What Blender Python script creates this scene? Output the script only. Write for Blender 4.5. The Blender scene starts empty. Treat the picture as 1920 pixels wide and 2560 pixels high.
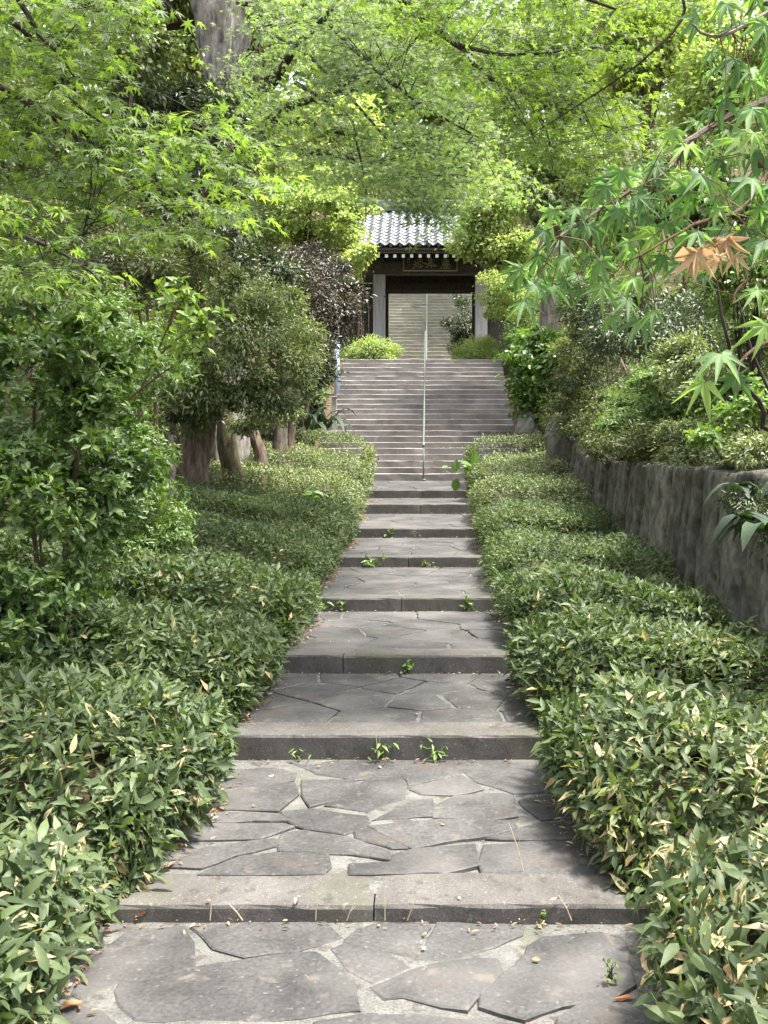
import bpy, math, random
import numpy as np
from mathutils import Vector, Matrix

random.seed(11)
rng = np.random.default_rng(11)
S = bpy.context.scene
COL = S.collection
R = math.radians

# ------------------------------------------------------------------ camera, sky, sun, exposure
F, EX, EZ, VX, VY = 2500.0, 0.21, 1.70, 1075.0, 1175.0
cam = bpy.data.cameras.new('camera')
cam_ob = bpy.data.objects.new('camera', cam)
COL.objects.link(cam_ob)
cam_ob.location = (EX, 0, EZ)
cam_ob.rotation_euler = (R(90), 0, 0)
cam.sensor_fit = 'HORIZONTAL'
cam.sensor_width = 36.0
cam.lens = 36.0 * F / 1920.0
cam.shift_x = -(VX - 960) / 1920.0
cam.shift_y = (VY - 1280) / 1920.0
cam.clip_start = 0.05
cam.clip_end = 600
S.camera = cam_ob

SUN_EL, SUN_AZ = 70.0, 98.0       # azimuth counted from +Y (up the path) towards +X
world = bpy.data.worlds.new('World')
S.world = world
world.use_nodes = True
wn, wl = world.node_tree.nodes, world.node_tree.links
bg = wn['Background']
sky = wn.new('ShaderNodeTexSky')
sky.sky_type = 'NISHITA'
sky.sun_disc = False
sky.sun_elevation = R(SUN_EL)
sky.sun_rotation = R(SUN_AZ)
sky.dust_density = 4.0
sky.air_density = 1.0
hs = wn.new('ShaderNodeHueSaturation')
hs.inputs['Saturation'].default_value = 0.35
hs.inputs['Value'].default_value = 1.0
wl.new(sky.outputs[0], hs.inputs['Color'])
wl.new(hs.outputs[0], bg.inputs['Color'])
bg.inputs['Strength'].default_value = 0.15

sun = bpy.data.lights.new('sun', 'SUN')
sun.energy = 3.2
sun.angle = R(9)
sun.color = (1.0, 0.95, 0.86)
sun_ob = bpy.data.objects.new('sun', sun)
COL.objects.link(sun_ob)
sd = Vector((math.sin(R(SUN_AZ)) * math.cos(R(SUN_EL)), math.cos(R(SUN_AZ)) * math.cos(R(SUN_EL)), math.sin(R(SUN_EL))))
sun_ob.rotation_euler = sd.to_track_quat('Z', 'Y').to_euler()
sun_ob.location = (0, 0, 40)

S.view_settings.view_transform = 'Standard'
S.view_settings.look = 'None'
S.view_settings.gamma = 1
S.view_settings.use_curve_mapping = False
S.view_settings.exposure = 2.05
S.cycles.use_denoising = True
S.cycles.max_bounces = 8
S.cycles.diffuse_bounces = 4
S.cycles.glossy_bounces = 2
S.cycles.transmission_bounces = 4

# ------------------------------------------------------------------ helpers
def W(px, py, Y):
    """the point at distance Y that the photograph shows at full-size pixel px, py"""
    return np.array((EX + (px - VX) * Y / F, Y, EZ + (VY - py) * Y / F))

def D(dx, dy, Y):
    return W(dx * 1.1573, dy * 1.1573, Y)

def link(o, parent=None):
    COL.objects.link(o)
    if parent is not None:
        o.parent = parent
        o.matrix_parent_inverse = Matrix.Translation(-Vector(parent.location)) if parent.type == 'EMPTY' and False else Matrix.Identity(4)
    return o

def tag(o, label=None, cat=None, group=None, kind=None):
    if label: o['label'] = label
    if cat: o['category'] = cat
    if group: o['group'] = group
    if kind: o['kind'] = kind
    return o

def thing(name, label, cat, loc=(0, 0, 0), group=None, rz=0.0):
    o = bpy.data.objects.new(name, None)
    o.empty_display_size = 0.1
    COL.objects.link(o)
    o.location = loc
    o.rotation_euler = (0, 0, rz)
    return tag(o, label, cat, group)

def mesh_np(name, V, Fc, mat=None, parent=None, attrs=None, smooth=False, world_co=True):
    """V (n,3) array; Fc (m,k) array or a list of index lists. World coordinates are moved into the parent's space."""
    V = np.asarray(V, dtype=np.float64)
    if parent is not None and world_co:
        o0 = np.array(parent.location)
        if parent.parent is not None:
            o0 = o0 + np.array(parent.parent.location)
        V = V - o0
    me = bpy.data.meshes.new(name)
    if isinstance(Fc, np.ndarray):
        m, k = Fc.shape
        me.vertices.add(len(V)); me.vertices.foreach_set('co', V.astype(np.float32).ravel())
        me.loops.add(m * k); me.loops.foreach_set('vertex_index', Fc.astype(np.int32).ravel())
        me.polygons.add(m)
        me.polygons.foreach_set('loop_start', np.arange(0, m * k, k, dtype=np.int32))
        me.polygons.foreach_set('loop_total', np.full(m, k, dtype=np.int32))
        me.update(calc_edges=True)
    else:
        me.from_pydata([tuple(v) for v in V], [], [list(map(int, f)) for f in Fc])
        me.update()
    if attrs:
        for an, av in attrs.items():
            a = me.attributes.new(an, 'FLOAT', 'POINT')
            a.data.foreach_set('value', np.asarray(av, dtype=np.float32))
    if smooth:
        me.polygons.foreach_set('use_smooth', np.ones(len(me.polygons), dtype=bool))
    if mat: me.materials.append(mat)
    return link(bpy.data.objects.new(name, me), parent)

class MB:
    """collects shapes that belong to ONE object"""
    def __init__(s): s.v = []; s.f = []
    def add(s, V, Fc):
        n = len(s.v)
        s.v.extend([tuple(map(float, p)) for p in V]); s.f.extend([[i + n for i in f] for f in Fc])
        return s
    def box(s, x0, x1, y0, y1, z0, z1, bev=0.0):
        b = bev
        if b <= 0:
            V = [(x0,y0,z0),(x1,y0,z0),(x1,y1,z0),(x0,y1,z0),(x0,y0,z1),(x1,y0,z1),(x1,y1,z1),(x0,y1,z1)]
            Fc = [(0,3,2,1),(4,5,6,7),(0,1,5,4),(1,2,6,5),(2,3,7,6),(3,0,4,7)]
        else:
            def ring(i, z): return [(x0+i,y0+i,z),(x1-i,y0+i,z),(x1-i,y1-i,z),(x0+i,y1-i,z)]
            V = ring(b, z0) + ring(0, z0+b) + ring(0, z1-b) + ring(b, z1)
            Fc = [(3,2,1,0),(12,13,14,15)]
            for k in range(3):
                for i in range(4):
                    j = (i+1) % 4
                    Fc.append((4*k+i,4*k+j,4*k+4+j,4*k+4+i))
        return s.add(V, Fc)
    def tube(s, pts, rad, n=8, cap=True, squash=1.0):
        pts = [Vector(p) for p in pts]
        if not hasattr(rad, '__len__'): rad = [rad] * len(pts)
        V = []; up = None
        for i, p in enumerate(pts):
            t = (pts[min(i+1, len(pts)-1)] - pts[max(i-1, 0)]).normalized()
            if up is None:
                up = Vector((0,0,1)) if abs(t.z) < .9 else Vector((0,1,0))
            a = t.cross(up).normalized(); b = a.cross(t).normalized(); up = b
            for k in range(n):
                q = 2*math.pi*k/n
                V.append(p + a*(math.cos(q)*rad[i]) + b*(math.sin(q)*rad[i]*squash))
        Fc = []
        for i in range(len(pts)-1):
            for k in range(n):
                j = (k+1) % n
                Fc.append((i*n+k, i*n+j, (i+1)*n+j, (i+1)*n+k))
        if cap:
            Fc.append(tuple(range(n-1,-1,-1))); Fc.append(tuple((len(pts)-1)*n+k for k in range(n)))
        return s.add(V, Fc)
    def build(s, name, mat=None, parent=None, smooth=False, world_co=True):
        return mesh_np(name, np.array(s.v), s.f, mat, parent, None, smooth, world_co)

def h3(ix, iy, iz, seed=0):
    n = (ix.astype(np.int64)*374761393 + iy.astype(np.int64)*668265263 + iz.astype(np.int64)*2147483647 + seed*1274126177) & 0xFFFFFFFF
    n = ((n ^ (n >> 13)) * 1274126177) & 0xFFFFFFFF
    n = (n ^ (n >> 16)) & 0xFFFF
    return n / 65535.0

def vnoise(x, y, z=None, seed=0):
    x = np.asarray(x, float); y = np.asarray(y, float); z = np.zeros_like(x) if z is None else np.asarray(z, float)
    x, y, z = np.broadcast_arrays(x, y, z)
    ix, iy, iz = np.floor(x), np.floor(y), np.floor(z)
    fx, fy, fz = x-ix, y-iy, z-iz
    fx, fy, fz = [f*f*(3-2*f) for f in (fx, fy, fz)]
    r = 0
    for a in (0, 1):
        for b in (0, 1):
            for c in (0, 1):
                r = r + h3(ix+a, iy+b, iz+c, seed) * (fx if a else 1-fx) * (fy if b else 1-fy) * (fz if c else 1-fz)
    return r * 2 - 1

def fbm(x, y, z=None, o=4, seed=0):
    x = np.asarray(x, float); y = np.asarray(y, float); r = 0; a = 1.0
    zz = None if z is None else np.asarray(z, float)
    for i in range(o):
        r = r + a * vnoise(x*2**i, y*2**i, None if zz is None else zz*2**i, seed+i); a *= .5
    return r

def nrm(a):
    return a / np.maximum(np.linalg.norm(a, axis=-1, keepdims=True), 1e-9)

# ------------------------------------------------------------------ materials
def new_mat(name):
    m = bpy.data.materials.new(name); m.use_nodes = True
    nt = m.node_tree; nt.nodes.clear()
    out = nt.nodes.new('ShaderNodeOutputMaterial')
    return m, nt, out

def ramp(nt, stops):
    r = nt.nodes.new('ShaderNodeValToRGB')
    e = r.color_ramp.elements
    while len(e) > 1: e.remove(e[-1])
    e[0].position = stops[0][0]; e[0].color = (*stops[0][1], 1)
    for p, c in stops[1:]:
        q = e.new(p); q.color = (*c, 1)
    return r

def leaf_mat(name, stops, rough=.45, trans=.35, tcol=(1.5, 1.6, .6), edge=None, src='attr', spec=.5):
    m, nt, out = new_mat(name)
    N, L = nt.nodes, nt.links
    if src == 'attr':
        a = N.new('ShaderNodeAttribute'); a.attribute_name = 'tint'; f = a.outputs['Fac']
    else:
        a = N.new('ShaderNodeObjectInfo'); f = a.outputs['Random']
    r = ramp(nt, stops); L.new(f, r.inputs[0]); col = r.outputs[0]
    nz = N.new('ShaderNodeTexNoise'); nz.inputs['Scale'].default_value = 60; nz.inputs['Detail'].default_value = 2
    tc = N.new('ShaderNodeTexCoord'); L.new(tc.outputs['Object'], nz.inputs['Vector'])
    hv = N.new('ShaderNodeHueSaturation'); L.new(col, hv.inputs['Color'])
    mr = N.new('ShaderNodeMapRange'); mr.inputs[3].default_value = .9; mr.inputs[4].default_value = 1.5
    L.new(nz.outputs[0], mr.inputs[0]); L.new(mr.outputs[0], hv.inputs['Value']); col = hv.outputs[0]
    if edge:
        al = N.new('ShaderNodeAttribute'); al.attribute_name = 'dry'
        mx = N.new('ShaderNodeMix'); mx.data_type = 'RGBA'
        mx.inputs['B'].default_value = (*edge, 1)
        ed = N.new('ShaderNodeMath'); ed.operation = 'GREATER_THAN'
        add = N.new('ShaderNodeMath'); add.operation = 'ADD'
        sc = N.new('ShaderNodeMath'); sc.operation = 'MULTIPLY'; sc.inputs[1].default_value = .5
        L.new(nz.outputs[0], sc.inputs[0]); L.new(sc.outputs[0], add.inputs[0]); L.new(al.outputs['Fac'], add.inputs[1])
        L.new(add.outputs[0], ed.inputs[0]); ed.inputs[1].default_value = 1.0
        L.new(ed.outputs[0], mx.inputs['Factor']); L.new(col, mx.inputs['A']); col = mx.outputs['Result']
    p = N.new('ShaderNodeBsdfPrincipled'); p.inputs['Roughness'].default_value = rough
    p.inputs['Specular IOR Level'].default_value = spec
    L.new(col, p.inputs['Base Color'])
    t = N.new('ShaderNodeBsdfTranslucent')
    vm = N.new('ShaderNodeVectorMath'); vm.operation = 'MULTIPLY'; vm.inputs[1].default_value = tcol
    L.new(col, vm.inputs[0]); L.new(vm.outputs[0], t.inputs['Color'])
    mix = N.new('ShaderNodeMixShader'); mix.inputs[0].default_value = trans
    L.new(p.outputs[0], mix.inputs[1]); L.new(t.outputs[0], mix.inputs[2]); L.new(mix.outputs[0], out.inputs['Surface'])
    return m

def stone_mat(name, c1, c2, scale=3.0, rough=.75, bump=.4, spots=None, fine=60, rnd=.25, spec=.35, wave=None):
    m, nt, out = new_mat(name)
    N, L = nt.nodes, nt.links
    tc = N.new('ShaderNodeTexCoord')
    oi = N.new('ShaderNodeObjectInfo')
    geo = N.new('ShaderNodeNewGeometry')
    n1 = N.new('ShaderNodeTexNoise'); n1.inputs['Scale'].default_value = scale; n1.inputs['Detail'].default_value = 8; n1.inputs['Roughness'].default_value = .62
    L.new(geo.outputs['Position'], n1.inputs['Vector'])
    r = ramp(nt, [(.3, c1), (.7, c2)]); L.new(n1.outputs[0], r.inputs[0]); col = r.outputs[0]
    hv = N.new('ShaderNodeHueSaturation'); L.new(col, hv.inputs['Color'])
    mr = N.new('ShaderNodeMapRange'); mr.inputs[3].default_value = 1-rnd; mr.inputs[4].default_value = 1+rnd
    L.new(oi.outputs['Random'], mr.inputs[0]); L.new(mr.outputs[0], hv.inputs['Value']); col = hv.outputs[0]
    n2 = N.new('ShaderNodeTexNoise'); n2.inputs['Scale'].default_value = fine; n2.inputs['Detail'].default_value = 4
    L.new(geo.outputs['Position'], n2.inputs['Vector'])
    mx = N.new('ShaderNodeMix'); mx.data_type = 'RGBA'; mx.blend_type = 'OVERLAY'; mx.inputs['Factor'].default_value = .8
    L.new(col, mx.inputs['A']); L.new(n2.outputs[0], mx.inputs['B']); col = mx.outputs['Result']
    for sp in (spots or []):
        n3 = N.new('ShaderNodeTexNoise'); n3.inputs['Scale'].default_value = sp[0]; n3.inputs['Detail'].default_value = 5
        n3.noise_dimensions = '4D'; n3.inputs['W'].default_value = sp[0]
        L.new(geo.outputs['Position'], n3.inputs['Vector'])
        rr = ramp(nt, [(sp[1], (0, 0, 0)), (sp[2], (1, 1, 1))]); L.new(n3.outputs[0], rr.inputs[0])
        m3 = N.new('ShaderNodeMix'); m3.data_type = 'RGBA'; m3.inputs['B'].default_value = (*sp[3], 1)
        ml = N.new('ShaderNodeMath'); ml.operation = 'MULTIPLY'; ml.inputs[1].default_value = sp[4]
        L.new(rr.outputs[0], ml.inputs[0]); L.new(ml.outputs[0], m3.inputs['Factor'])
        L.new(col, m3.inputs['A']); col = m3.outputs['Result']
    p = N.new('ShaderNodeBsdfPrincipled'); p.inputs['Roughness'].default_value = rough; p.inputs['Specular IOR Level'].default_value = spec
    L.new(col, p.inputs['Base Color'])
    b1 = N.new('ShaderNodeBump'); b1.inputs['Strength'].default_value = bump; b1.inputs['Distance'].default_value = .01
    b2 = N.new('ShaderNodeBump'); b2.inputs['Strength'].default_value = bump*.6; b2.inputs['Distance'].default_value = .003
    L.new(n1.outputs[0], b1.inputs['Height']); L.new(n2.outputs[0], b2.inputs['Height']); L.new(b1.outputs[0], b2.inputs['Normal'])
    L.new(b2.outputs[0], p.inputs['Normal']); L.new(p.outputs[0], out.inputs['Surface'])
    return m

def bark_mat(name, c1, c2, c3=None, zs=.25, scale=9, bump=.8):
    m, nt, out = new_mat(name)
    N, L = nt.nodes, nt.links
    geo = N.new('ShaderNodeNewGeometry')
    mp = N.new('ShaderNodeMapping'); mp.inputs['Scale'].default_value = (1, 1, zs); L.new(geo.outputs['Position'], mp.inputs['Vector'])
    n1 = N.new('ShaderNodeTexNoise'); n1.inputs['Scale'].default_value = scale; n1.inputs['Detail'].default_value = 8; n1.inputs['Roughness'].default_value = .7
    L.new(mp.outputs[0], n1.inputs['Vector'])
    r = ramp(nt, [(.35, c1), (.62, c2)] + ([(.8, c3)] if c3 else [])); L.new(n1.outputs[0], r.inputs[0])
    p = N.new('ShaderNodeBsdfPrincipled'); p.inputs['Roughness'].default_value = .85; p.inputs['Specular IOR Level'].default_value = .2
    L.new(r.outputs[0], p.inputs['Base Color'])
    b = N.new('ShaderNodeBump'); b.inputs['Strength'].default_value = bump; b.inputs['Distance'].default_value = .02
    L.new(n1.outputs[0], b.inputs['Height']); L.new(b.outputs[0], p.inputs['Normal']); L.new(p.outputs[0], out.inputs['Surface'])
    return m

def flat_mat(name, c, rough=.6, metal=0.0, spec=.5):
    return stone_mat(name, tuple(x*.85 for x in c), tuple(min(1, x*1.12) for x in c), scale=6, rough=rough, bump=.08, rnd=.05, spec=spec)

M = {}
M['soil'] = stone_mat('soil', (.035,.024,.016), (.085,.058,.036), 5, .95, .8, [(30, .55, .62, (.16,.09,.045), .6)])
M['mortar'] = stone_mat('mortar', (.075,.073,.067), (.148,.144,.134), 7, .95, 1.0, [(4, .54, .66, (.075,.085,.04), .4), (14, .55, .62, (.05,.042,.034), .7)], fine=110)
M['slate'] = stone_mat('slate', (.03,.0288,.0285), (.078,.0755,.074), 3.6, .72, 1.0, [(1.7, .5, .68, (.13,.122,.118), .6), (11, .6, .7, (.17,.14,.11), .45), (45, .62, .68, (.16,.155,.15), .5), (3.1, .6, .7, (.085,.06,.045), .4)], rnd=.16)
M['kerb'] = stone_mat('kerb', (.055,.05,.046), (.108,.1,.094), 3.5, .85, .7, [(2.3, .52, .64, (.07,.075,.04), .35), (16, .58, .68, (.035,.03,.027), .6), (60, .6, .66, (.2,.18,.16), .5)], fine=150, rnd=.08)
M['step'] = stone_mat('step', (.13,.117,.109), (.245,.224,.212), 2.2, .85, .45, [(1.3, .55, .7, (.085,.078,.06), .4), (9, .6, .7, (.3,.27,.25), .4)], fine=90, rnd=.12)
M['step_up'] = stone_mat('step_mossy', (.15,.14,.11), (.26,.245,.2), 2.0, .85, .4, [(1.6, .5, .65, (.17,.2,.1), .5)], fine=60, rnd=.12)
M['nosing_highlight'] = stone_mat('nosing_highlight', (.27,.25,.23), (.42,.39,.36), 9, .85, .4, rnd=.1)  # paler colour paints the sky highlight along the worn step lips
M['wall'] = bark_mat('rock_wall', (.06,.056,.047), (.2,.188,.162), (.42,.4,.355), zs=.45, scale=13, bump=1.0)
wm = M['wall'].node_tree; wN, wL = wm.nodes, wm.links
pr = [n for n in wN if n.type == 'BSDF_PRINCIPLED'][0]; src_ = pr.inputs['Base Color'].links[0].from_socket
at_ = wN.new('ShaderNodeAttribute'); at_.attribute_name = 'tint'
mr_ = wN.new('ShaderNodeMapRange'); mr_.inputs[3].default_value = .6; mr_.inputs[4].default_value = 1.35
hv_ = wN.new('ShaderNodeHueSaturation'); wL.new(at_.outputs['Fac'], mr_.inputs[0]); wL.new(mr_.outputs[0], hv_.inputs['Value'])
wL.new(src_, hv_.inputs['Color'])
ag_ = wN.new('ShaderNodeAttribute'); ag_.attribute_name = 'crack'
mx_ = wN.new('ShaderNodeMix'); mx_.data_type = 'RGBA'; mx_.inputs['B'].default_value = (.012, .012, .009, 1)
wL.new(ag_.outputs['Fac'], mx_.inputs['Factor']); wL.new(hv_.outputs[0], mx_.inputs['A']); wL.new(mx_.outputs['Result'], pr.inputs['Base Color'])
M['pale_stone'] = stone_mat('pale_stone', (.15,.145,.13), (.3,.285,.255), 5, .9, .8, [(3, .5, .65, (.14,.15,.09), .5)])
M['wood_grey'] = bark_mat('grey_wood', (.24,.235,.25), (.4,.39,.41), (.46,.45,.47), zs=.05, scale=22, bump=.25)
M['wood_dark'] = bark_mat('dark_wood', (.03,.026,.022), (.075,.065,.055), None, zs=1, scale=12, bump=.2)
M['wood_beam'] = bark_mat('beam_wood', (.06,.052,.046), (.125,.11,.1), None, zs=3, scale=9, bump=.2)
M['white'] = flat_mat('white_paint', (.8,.79,.76), .6)
M['tile'] = stone_mat('roof_tile', (.16,.17,.19), (.27,.28,.3), 4, .38, .1, rnd=.18, fine=30, spec=.8)
M['tile_dark'] = stone_mat('ridge_tile', (.05,.052,.058), (.1,.105,.115), 4, .5, .15, rnd=.15)
M['gold'] = flat_mat('old_gold', (.26,.23,.15), .5)
M['sign'] = flat_mat('sign_board', (.028,.018,.014), .5)
M['rail_g'] = stone_mat('rail_green', (.07,.095,.08), (.14,.175,.15), 12, .5, .15, rnd=.05)
M['steel'] = stone_mat('steel_paint', (.14,.15,.145), (.22,.23,.22), 12, .4, .1, rnd=.05)
M['pipe'] = stone_mat('blue_grey_paint', (.2,.25,.33), (.3,.35,.43), 6, .5, .1)
M['bark'] = bark_mat('brown_bark', (.045,.032,.026), (.17,.125,.095), (.3,.25,.2), zs=.3, scale=14, bump=1)
M['bark_pale'] = bark_mat('pale_bark', (.06,.048,.038), (.22,.19,.16), (.36,.32,.28), zs=.3, scale=11, bump=1)
M['bark_old'] = bark_mat('old_pale_bark', (.07,.058,.048), (.34,.31,.28), (.55,.51,.46), zs=.35, scale=9, bump=1)
M['bark_dark'] = bark_mat('dark_bark', (.015,.012,.01), (.05,.04,.032), None, zs=.5, scale=20, bump=.5)
M['bark_moss'] = bark_mat('mossy_bark', (.045,.037,.024), (.12,.105,.06), (.2,.175,.12), zs=.5, scale=11, bump=.7)
M['twig'] = bark_mat('twig_bark', (.05,.038,.026), (.14,.105,.07), None, zs=.3, scale=30)
M['stem'] = bark_mat('stem_straw', (.16,.1,.05), (.34,.24,.13), None, zs=.3, scale=40)
M['straw'] = bark_mat('dry_straw', (.5,.38,.24), (.68,.56,.4), None, zs=.3, scale=40, bump=.1)
M['red_twig'] = bark_mat('reddish_twig', (.1,.06,.04), (.2,.13,.085), None, zs=.3, scale=40)

M['sasa'] = leaf_mat('bamboo_grass_leaf', [(0,(.02,.033,.014)),(.35,(.055,.08,.034)),(.7,(.095,.128,.053)),(.9,(.165,.2,.085)),(.94,(.36,.25,.14)),(1,(.46,.34,.2))], .5, .3, (1.3,1.5,.6), edge=(.4,.33,.18), spec=.3)
M['hedge'] = leaf_mat('clipped_hedge_leaf', [(0,(.035,.05,.018)),(.5,(.09,.115,.04)),(.85,(.19,.22,.08)),(1,(.34,.34,.15))], .42, .25, (1.3,1.5,.6))
M['azalea'] = leaf_mat('azalea_leaf', [(0,(.03,.06,.018)),(.5,(.085,.145,.04)),(.85,(.17,.25,.065)),(1,(.28,.38,.1))], .42, .3, (1.5,1.7,.5), spec=.6)
M['camellia'] = leaf_mat('small_evergreen_leaf', [(0,(.035,.05,.02)),(.5,(.105,.135,.055)),(.9,(.2,.235,.1)),(1,(.3,.31,.16))], .42, .28, (1.4,1.5,.6))
M['dark_green'] = leaf_mat('dark_green_leaf', [(0,(.022,.035,.017)),(.6,(.062,.085,.04)),(1,(.14,.175,.09))], .38, .2, (1.3,1.4,.6))
M['maroon'] = leaf_mat('maroon_leaf', [(0,(.018,.016,.01)),(.5,(.04,.037,.022)),(.85,(.08,.062,.034)),(1,(.11,.13,.06))], .38, .15, (1.2,1.2,.8))
M['ygreen'] = leaf_mat('yellow_green_leaf', [(0,(.12,.18,.06)),(.5,(.27,.34,.12)),(1,(.5,.53,.25))], .5, .45, (1.3,1.35,.6))
M['pgreen'] = leaf_mat('pale_green_leaf', [(0,(.08,.14,.06)),(.5,(.18,.26,.1)),(1,(.36,.42,.2))], .5, .4, (1.3,1.35,.7))
M['maple'] = leaf_mat('fresh_maple_leaf', [(0,(.042,.08,.02)),(.5,(.095,.15,.034)),(1,(.18,.245,.06))], .5, .56, (1.5,1.6,.75))
M['maple_o'] = leaf_mat('fresh_maple_leaf_single', [(0,(.042,.08,.02)),(.5,(.095,.15,.034)),(1,(.18,.245,.06))], .5, .56, (1.5,1.6,.75), src='obj')
M['maple_mid'] = leaf_mat('fine_maple_leaf', [(0,(.052,.088,.036)),(.5,(.125,.178,.07)),(1,(.25,.3,.12))], .5, .58, (1.5,1.6,.85))
M['maple_near'] = leaf_mat('near_maple_leaf', [(0,(.07,.135,.05)),(.6,(.12,.215,.075)),(.85,(.17,.28,.085)),(1,(.25,.36,.09))], .6, .52, (1.4,1.6,.7), src='obj')
M['brown_leaf'] = leaf_mat('withered_leaf', [(0,(.3,.2,.11)),(.5,(.4,.29,.17)),(1,(.5,.4,.26))], .6, .3, (1.1,1,.8), src='obj')
M['far'] = leaf_mat('far_tree_leaf', [(0,(.03,.055,.02)),(.4,(.1,.15,.04)),(.8,(.22,.28,.08)),(1,(.34,.38,.16))], .5, .42, (1.4,1.5,.6))
M['far_dark'] = leaf_mat('far_dark_leaf', [(0,(.025,.045,.018)),(.5,(.075,.11,.04)),(1,(.17,.22,.08))], .5, .35, (1.4,1.5,.6))
M['glossy'] = leaf_mat('glossy_leaf', [(0,(.03,.06,.016)),(.5,(.08,.15,.03)),(1,(.18,.28,.05))], .25, .3, (1.4,1.6,.5), spec=.8)
M['broad'] = leaf_mat('broad_dark_leaf', [(0,(.012,.022,.012)),(1,(.032,.055,.026))], .6, .2, (1.2,1.4,.6), src='obj', spec=.3)
M['fresh'] = leaf_mat('fresh_weed_leaf', [(0,(.07,.13,.03)),(1,(.16,.26,.06))], .45, .35, (1.4,1.6,.6), src='obj')
M['olive'] = leaf_mat('olive_shrub_leaf', [(0,(.03,.042,.016)),(.5,(.08,.1,.035)),(.9,(.15,.17,.06)),(1,(.3,.3,.1))], .45, .3, (1.4,1.45,.6))

# ------------------------------------------------------------------ leaf templates: (verts, tris)
def T_oval(w=.21, h=.06, droop=.12):
    V = [(0,0,0),(w,.35,h),(w*.8,.7,h*.6),(0,1,-droop),(-w*.8,.7,h*.6),(-w,.35,h)]
    return np.array(V), np.array([(0,1,2),(0,2,3),(0,3,4),(0,4,5)])
def T_lance(w=.14, h=.035, droop=.24):
    V = [(0,0,0),(w,.28,h),(w*.95,.58,h*.3),(0,1,-droop),(-w*.95,.58,h*.3),(-w,.28,h),(0,.3,0),(0,.6,-.03)]
    return np.array(V), np.array([(0,1,6),(1,2,7),(1,7,6),(2,3,7),(0,6,5),(5,6,7),(5,7,4),(4,7,3)])
def T_far(w=.3, h=.1):
    return np.array([(0,0,0),(w,.5,h),(0,1,-.1),(-w,.5,h)]), np.array([(0,1,2),(0,2,3)])
def T_maple(full=True, valley=.3, droop=.3):
    lob = [(-128,.42),(-84,.74),(-42,.94),(0,1.0),(42,.94),(84,.74),(128,.42)] if full else [(-105,.55),(-50,.9),(0,1.0),(50,.9),(105,.55)]
    V = [(0,0,0)]; 
    def P(a, r): 
        a = R(a); return (math.sin(a)*r, math.cos(a)*r, -droop*r*r*(.6+.4*abs(math.sin(a*1.5))))
    n = len(lob)
    for i, (a, l) in enumerate(lob):
        if full:
            V.append(P(a-11, l*.5)); V.append(P(a, l)); V.append(P(a+11, l*.5))
        else:
            V.append(P(a, l))
        if i < n-1:
            b = (a+lob[i+1][0])/2; V.append(P(b, valley*(.75+.25*l)))
    V.append(P(180, .06))
    m = len(V)-1
    Fc = [(0, i, i+1) for i in range(1, m)] + [(0, m, 1)]
    return np.array(V), np.array(Fc)[:, ::-1]
OVAL, LANCE, FAR, MAPLE, MAPLE5 = T_oval(), T_lance(), T_far(), T_maple(), T_maple(False, .33)
OVALW, OVALN = T_oval(.32, .05, .1), T_oval(.15, .04, .15)
TRI = (np.array([(0,0,0),(.13,.45,.03),(0,1,-.12),(-.13,.45,.03)]), np.array([(0,1,2),(0,2,3)]))

def scatter(name, tmpl, pos, d, n, size, tint, mat, parent, dry=None, kind='stuff'):
    TV, TF = tmpl
    k = len(TV); N_ = len(pos)
    y = nrm(d); x = nrm(np.cross(y, n)); z = np.cross(x, y)
    size = np.broadcast_to(np.asarray(size, float), (N_,))
    V = pos[:, None, :] + size[:, None, None] * (TV[None, :, 0:1]*x[:, None, :] + TV[None, :, 1:2]*y[:, None, :] + TV[None, :, 2:3]*z[:, None, :])
    Fc = (TF[None] + (np.arange(N_)*k)[:, None, None]).reshape(-1, TF.shape[1])
    at = {'tint': np.repeat(tint, k)}
    if dry is not None:
        at['dry'] = (dry[:, None] + .55*np.abs(TV[None, :, 0]/.13)*.35 + .55*(TV[None, :, 1] > .9)).ravel()
    o = mesh_np(name, V.reshape(-1, 3), Fc, mat, parent, at)
    if kind: o['kind'] = kind
    return o

def rdir(n):
    return nrm(rng.normal(size=(n, 3)))

def blob_leaves(blobs, n, sub=.35, up=.6, droop=.25, shell=.3, rag=.24):
    """positions, directions, normals of n leaves in clumps over ellipsoids (cx,cy,cz,rx,ry,rz)"""
    B = np.array(blobs, float)
    area = (B[:, 3]*B[:, 5] + B[:, 3]*B[:, 4] + B[:, 4]*B[:, 5])
    cnt = np.maximum(1, (n*area/area.sum()).astype(int))
    P_, D_, N_ = [], [], []
    for b, c in zip(B, cnt):
        rr = b[3:6]
        rs = sub*min(1, rr.min()/ (sub*1.2)) if rr.min() < sub*1.2 else sub
        ns = max(6, int(2.2*(rr[0]*rr[2]+rr[0]*rr[1]+rr[1]*rr[2])*4/3/(rs*rs*3.14)))
        sd_ = rdir(ns); sr = 1+rag - (shell+rag)*rng.random(ns)**.9
        sc = b[:3] + sd_*sr[:, None]*np.maximum(rr - rs*.6, rr*.3)
        srs = rs*(.35+1.0*rng.random(ns))
        idx = rng.integers(0, ns, c)
        q = rdir(c); rad = rng.random(c)**.45
        off = q*rad[:, None]*srs[idx][:, None]*np.where(rng.random(c) < (.12 if rag else 0), 1.7, 1.0)[:, None]; off[:, 2] *= .7
        p = sc[idx] + off
        out = nrm(nrm(off) * .7 + sd_[idx]*.5)
        nn = nrm(out*.7 + np.array((0, 0, up)) + rng.normal(size=(c, 3))*.35)
        dd = nrm(out*.8 + rng.normal(size=(c, 3))*.5 - np.array((0, 0, droop)))
        P_.append(p); D_.append(dd); N_.append(nn)
    return np.concatenate(P_), np.concatenate(D_), np.concatenate(N_)

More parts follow.
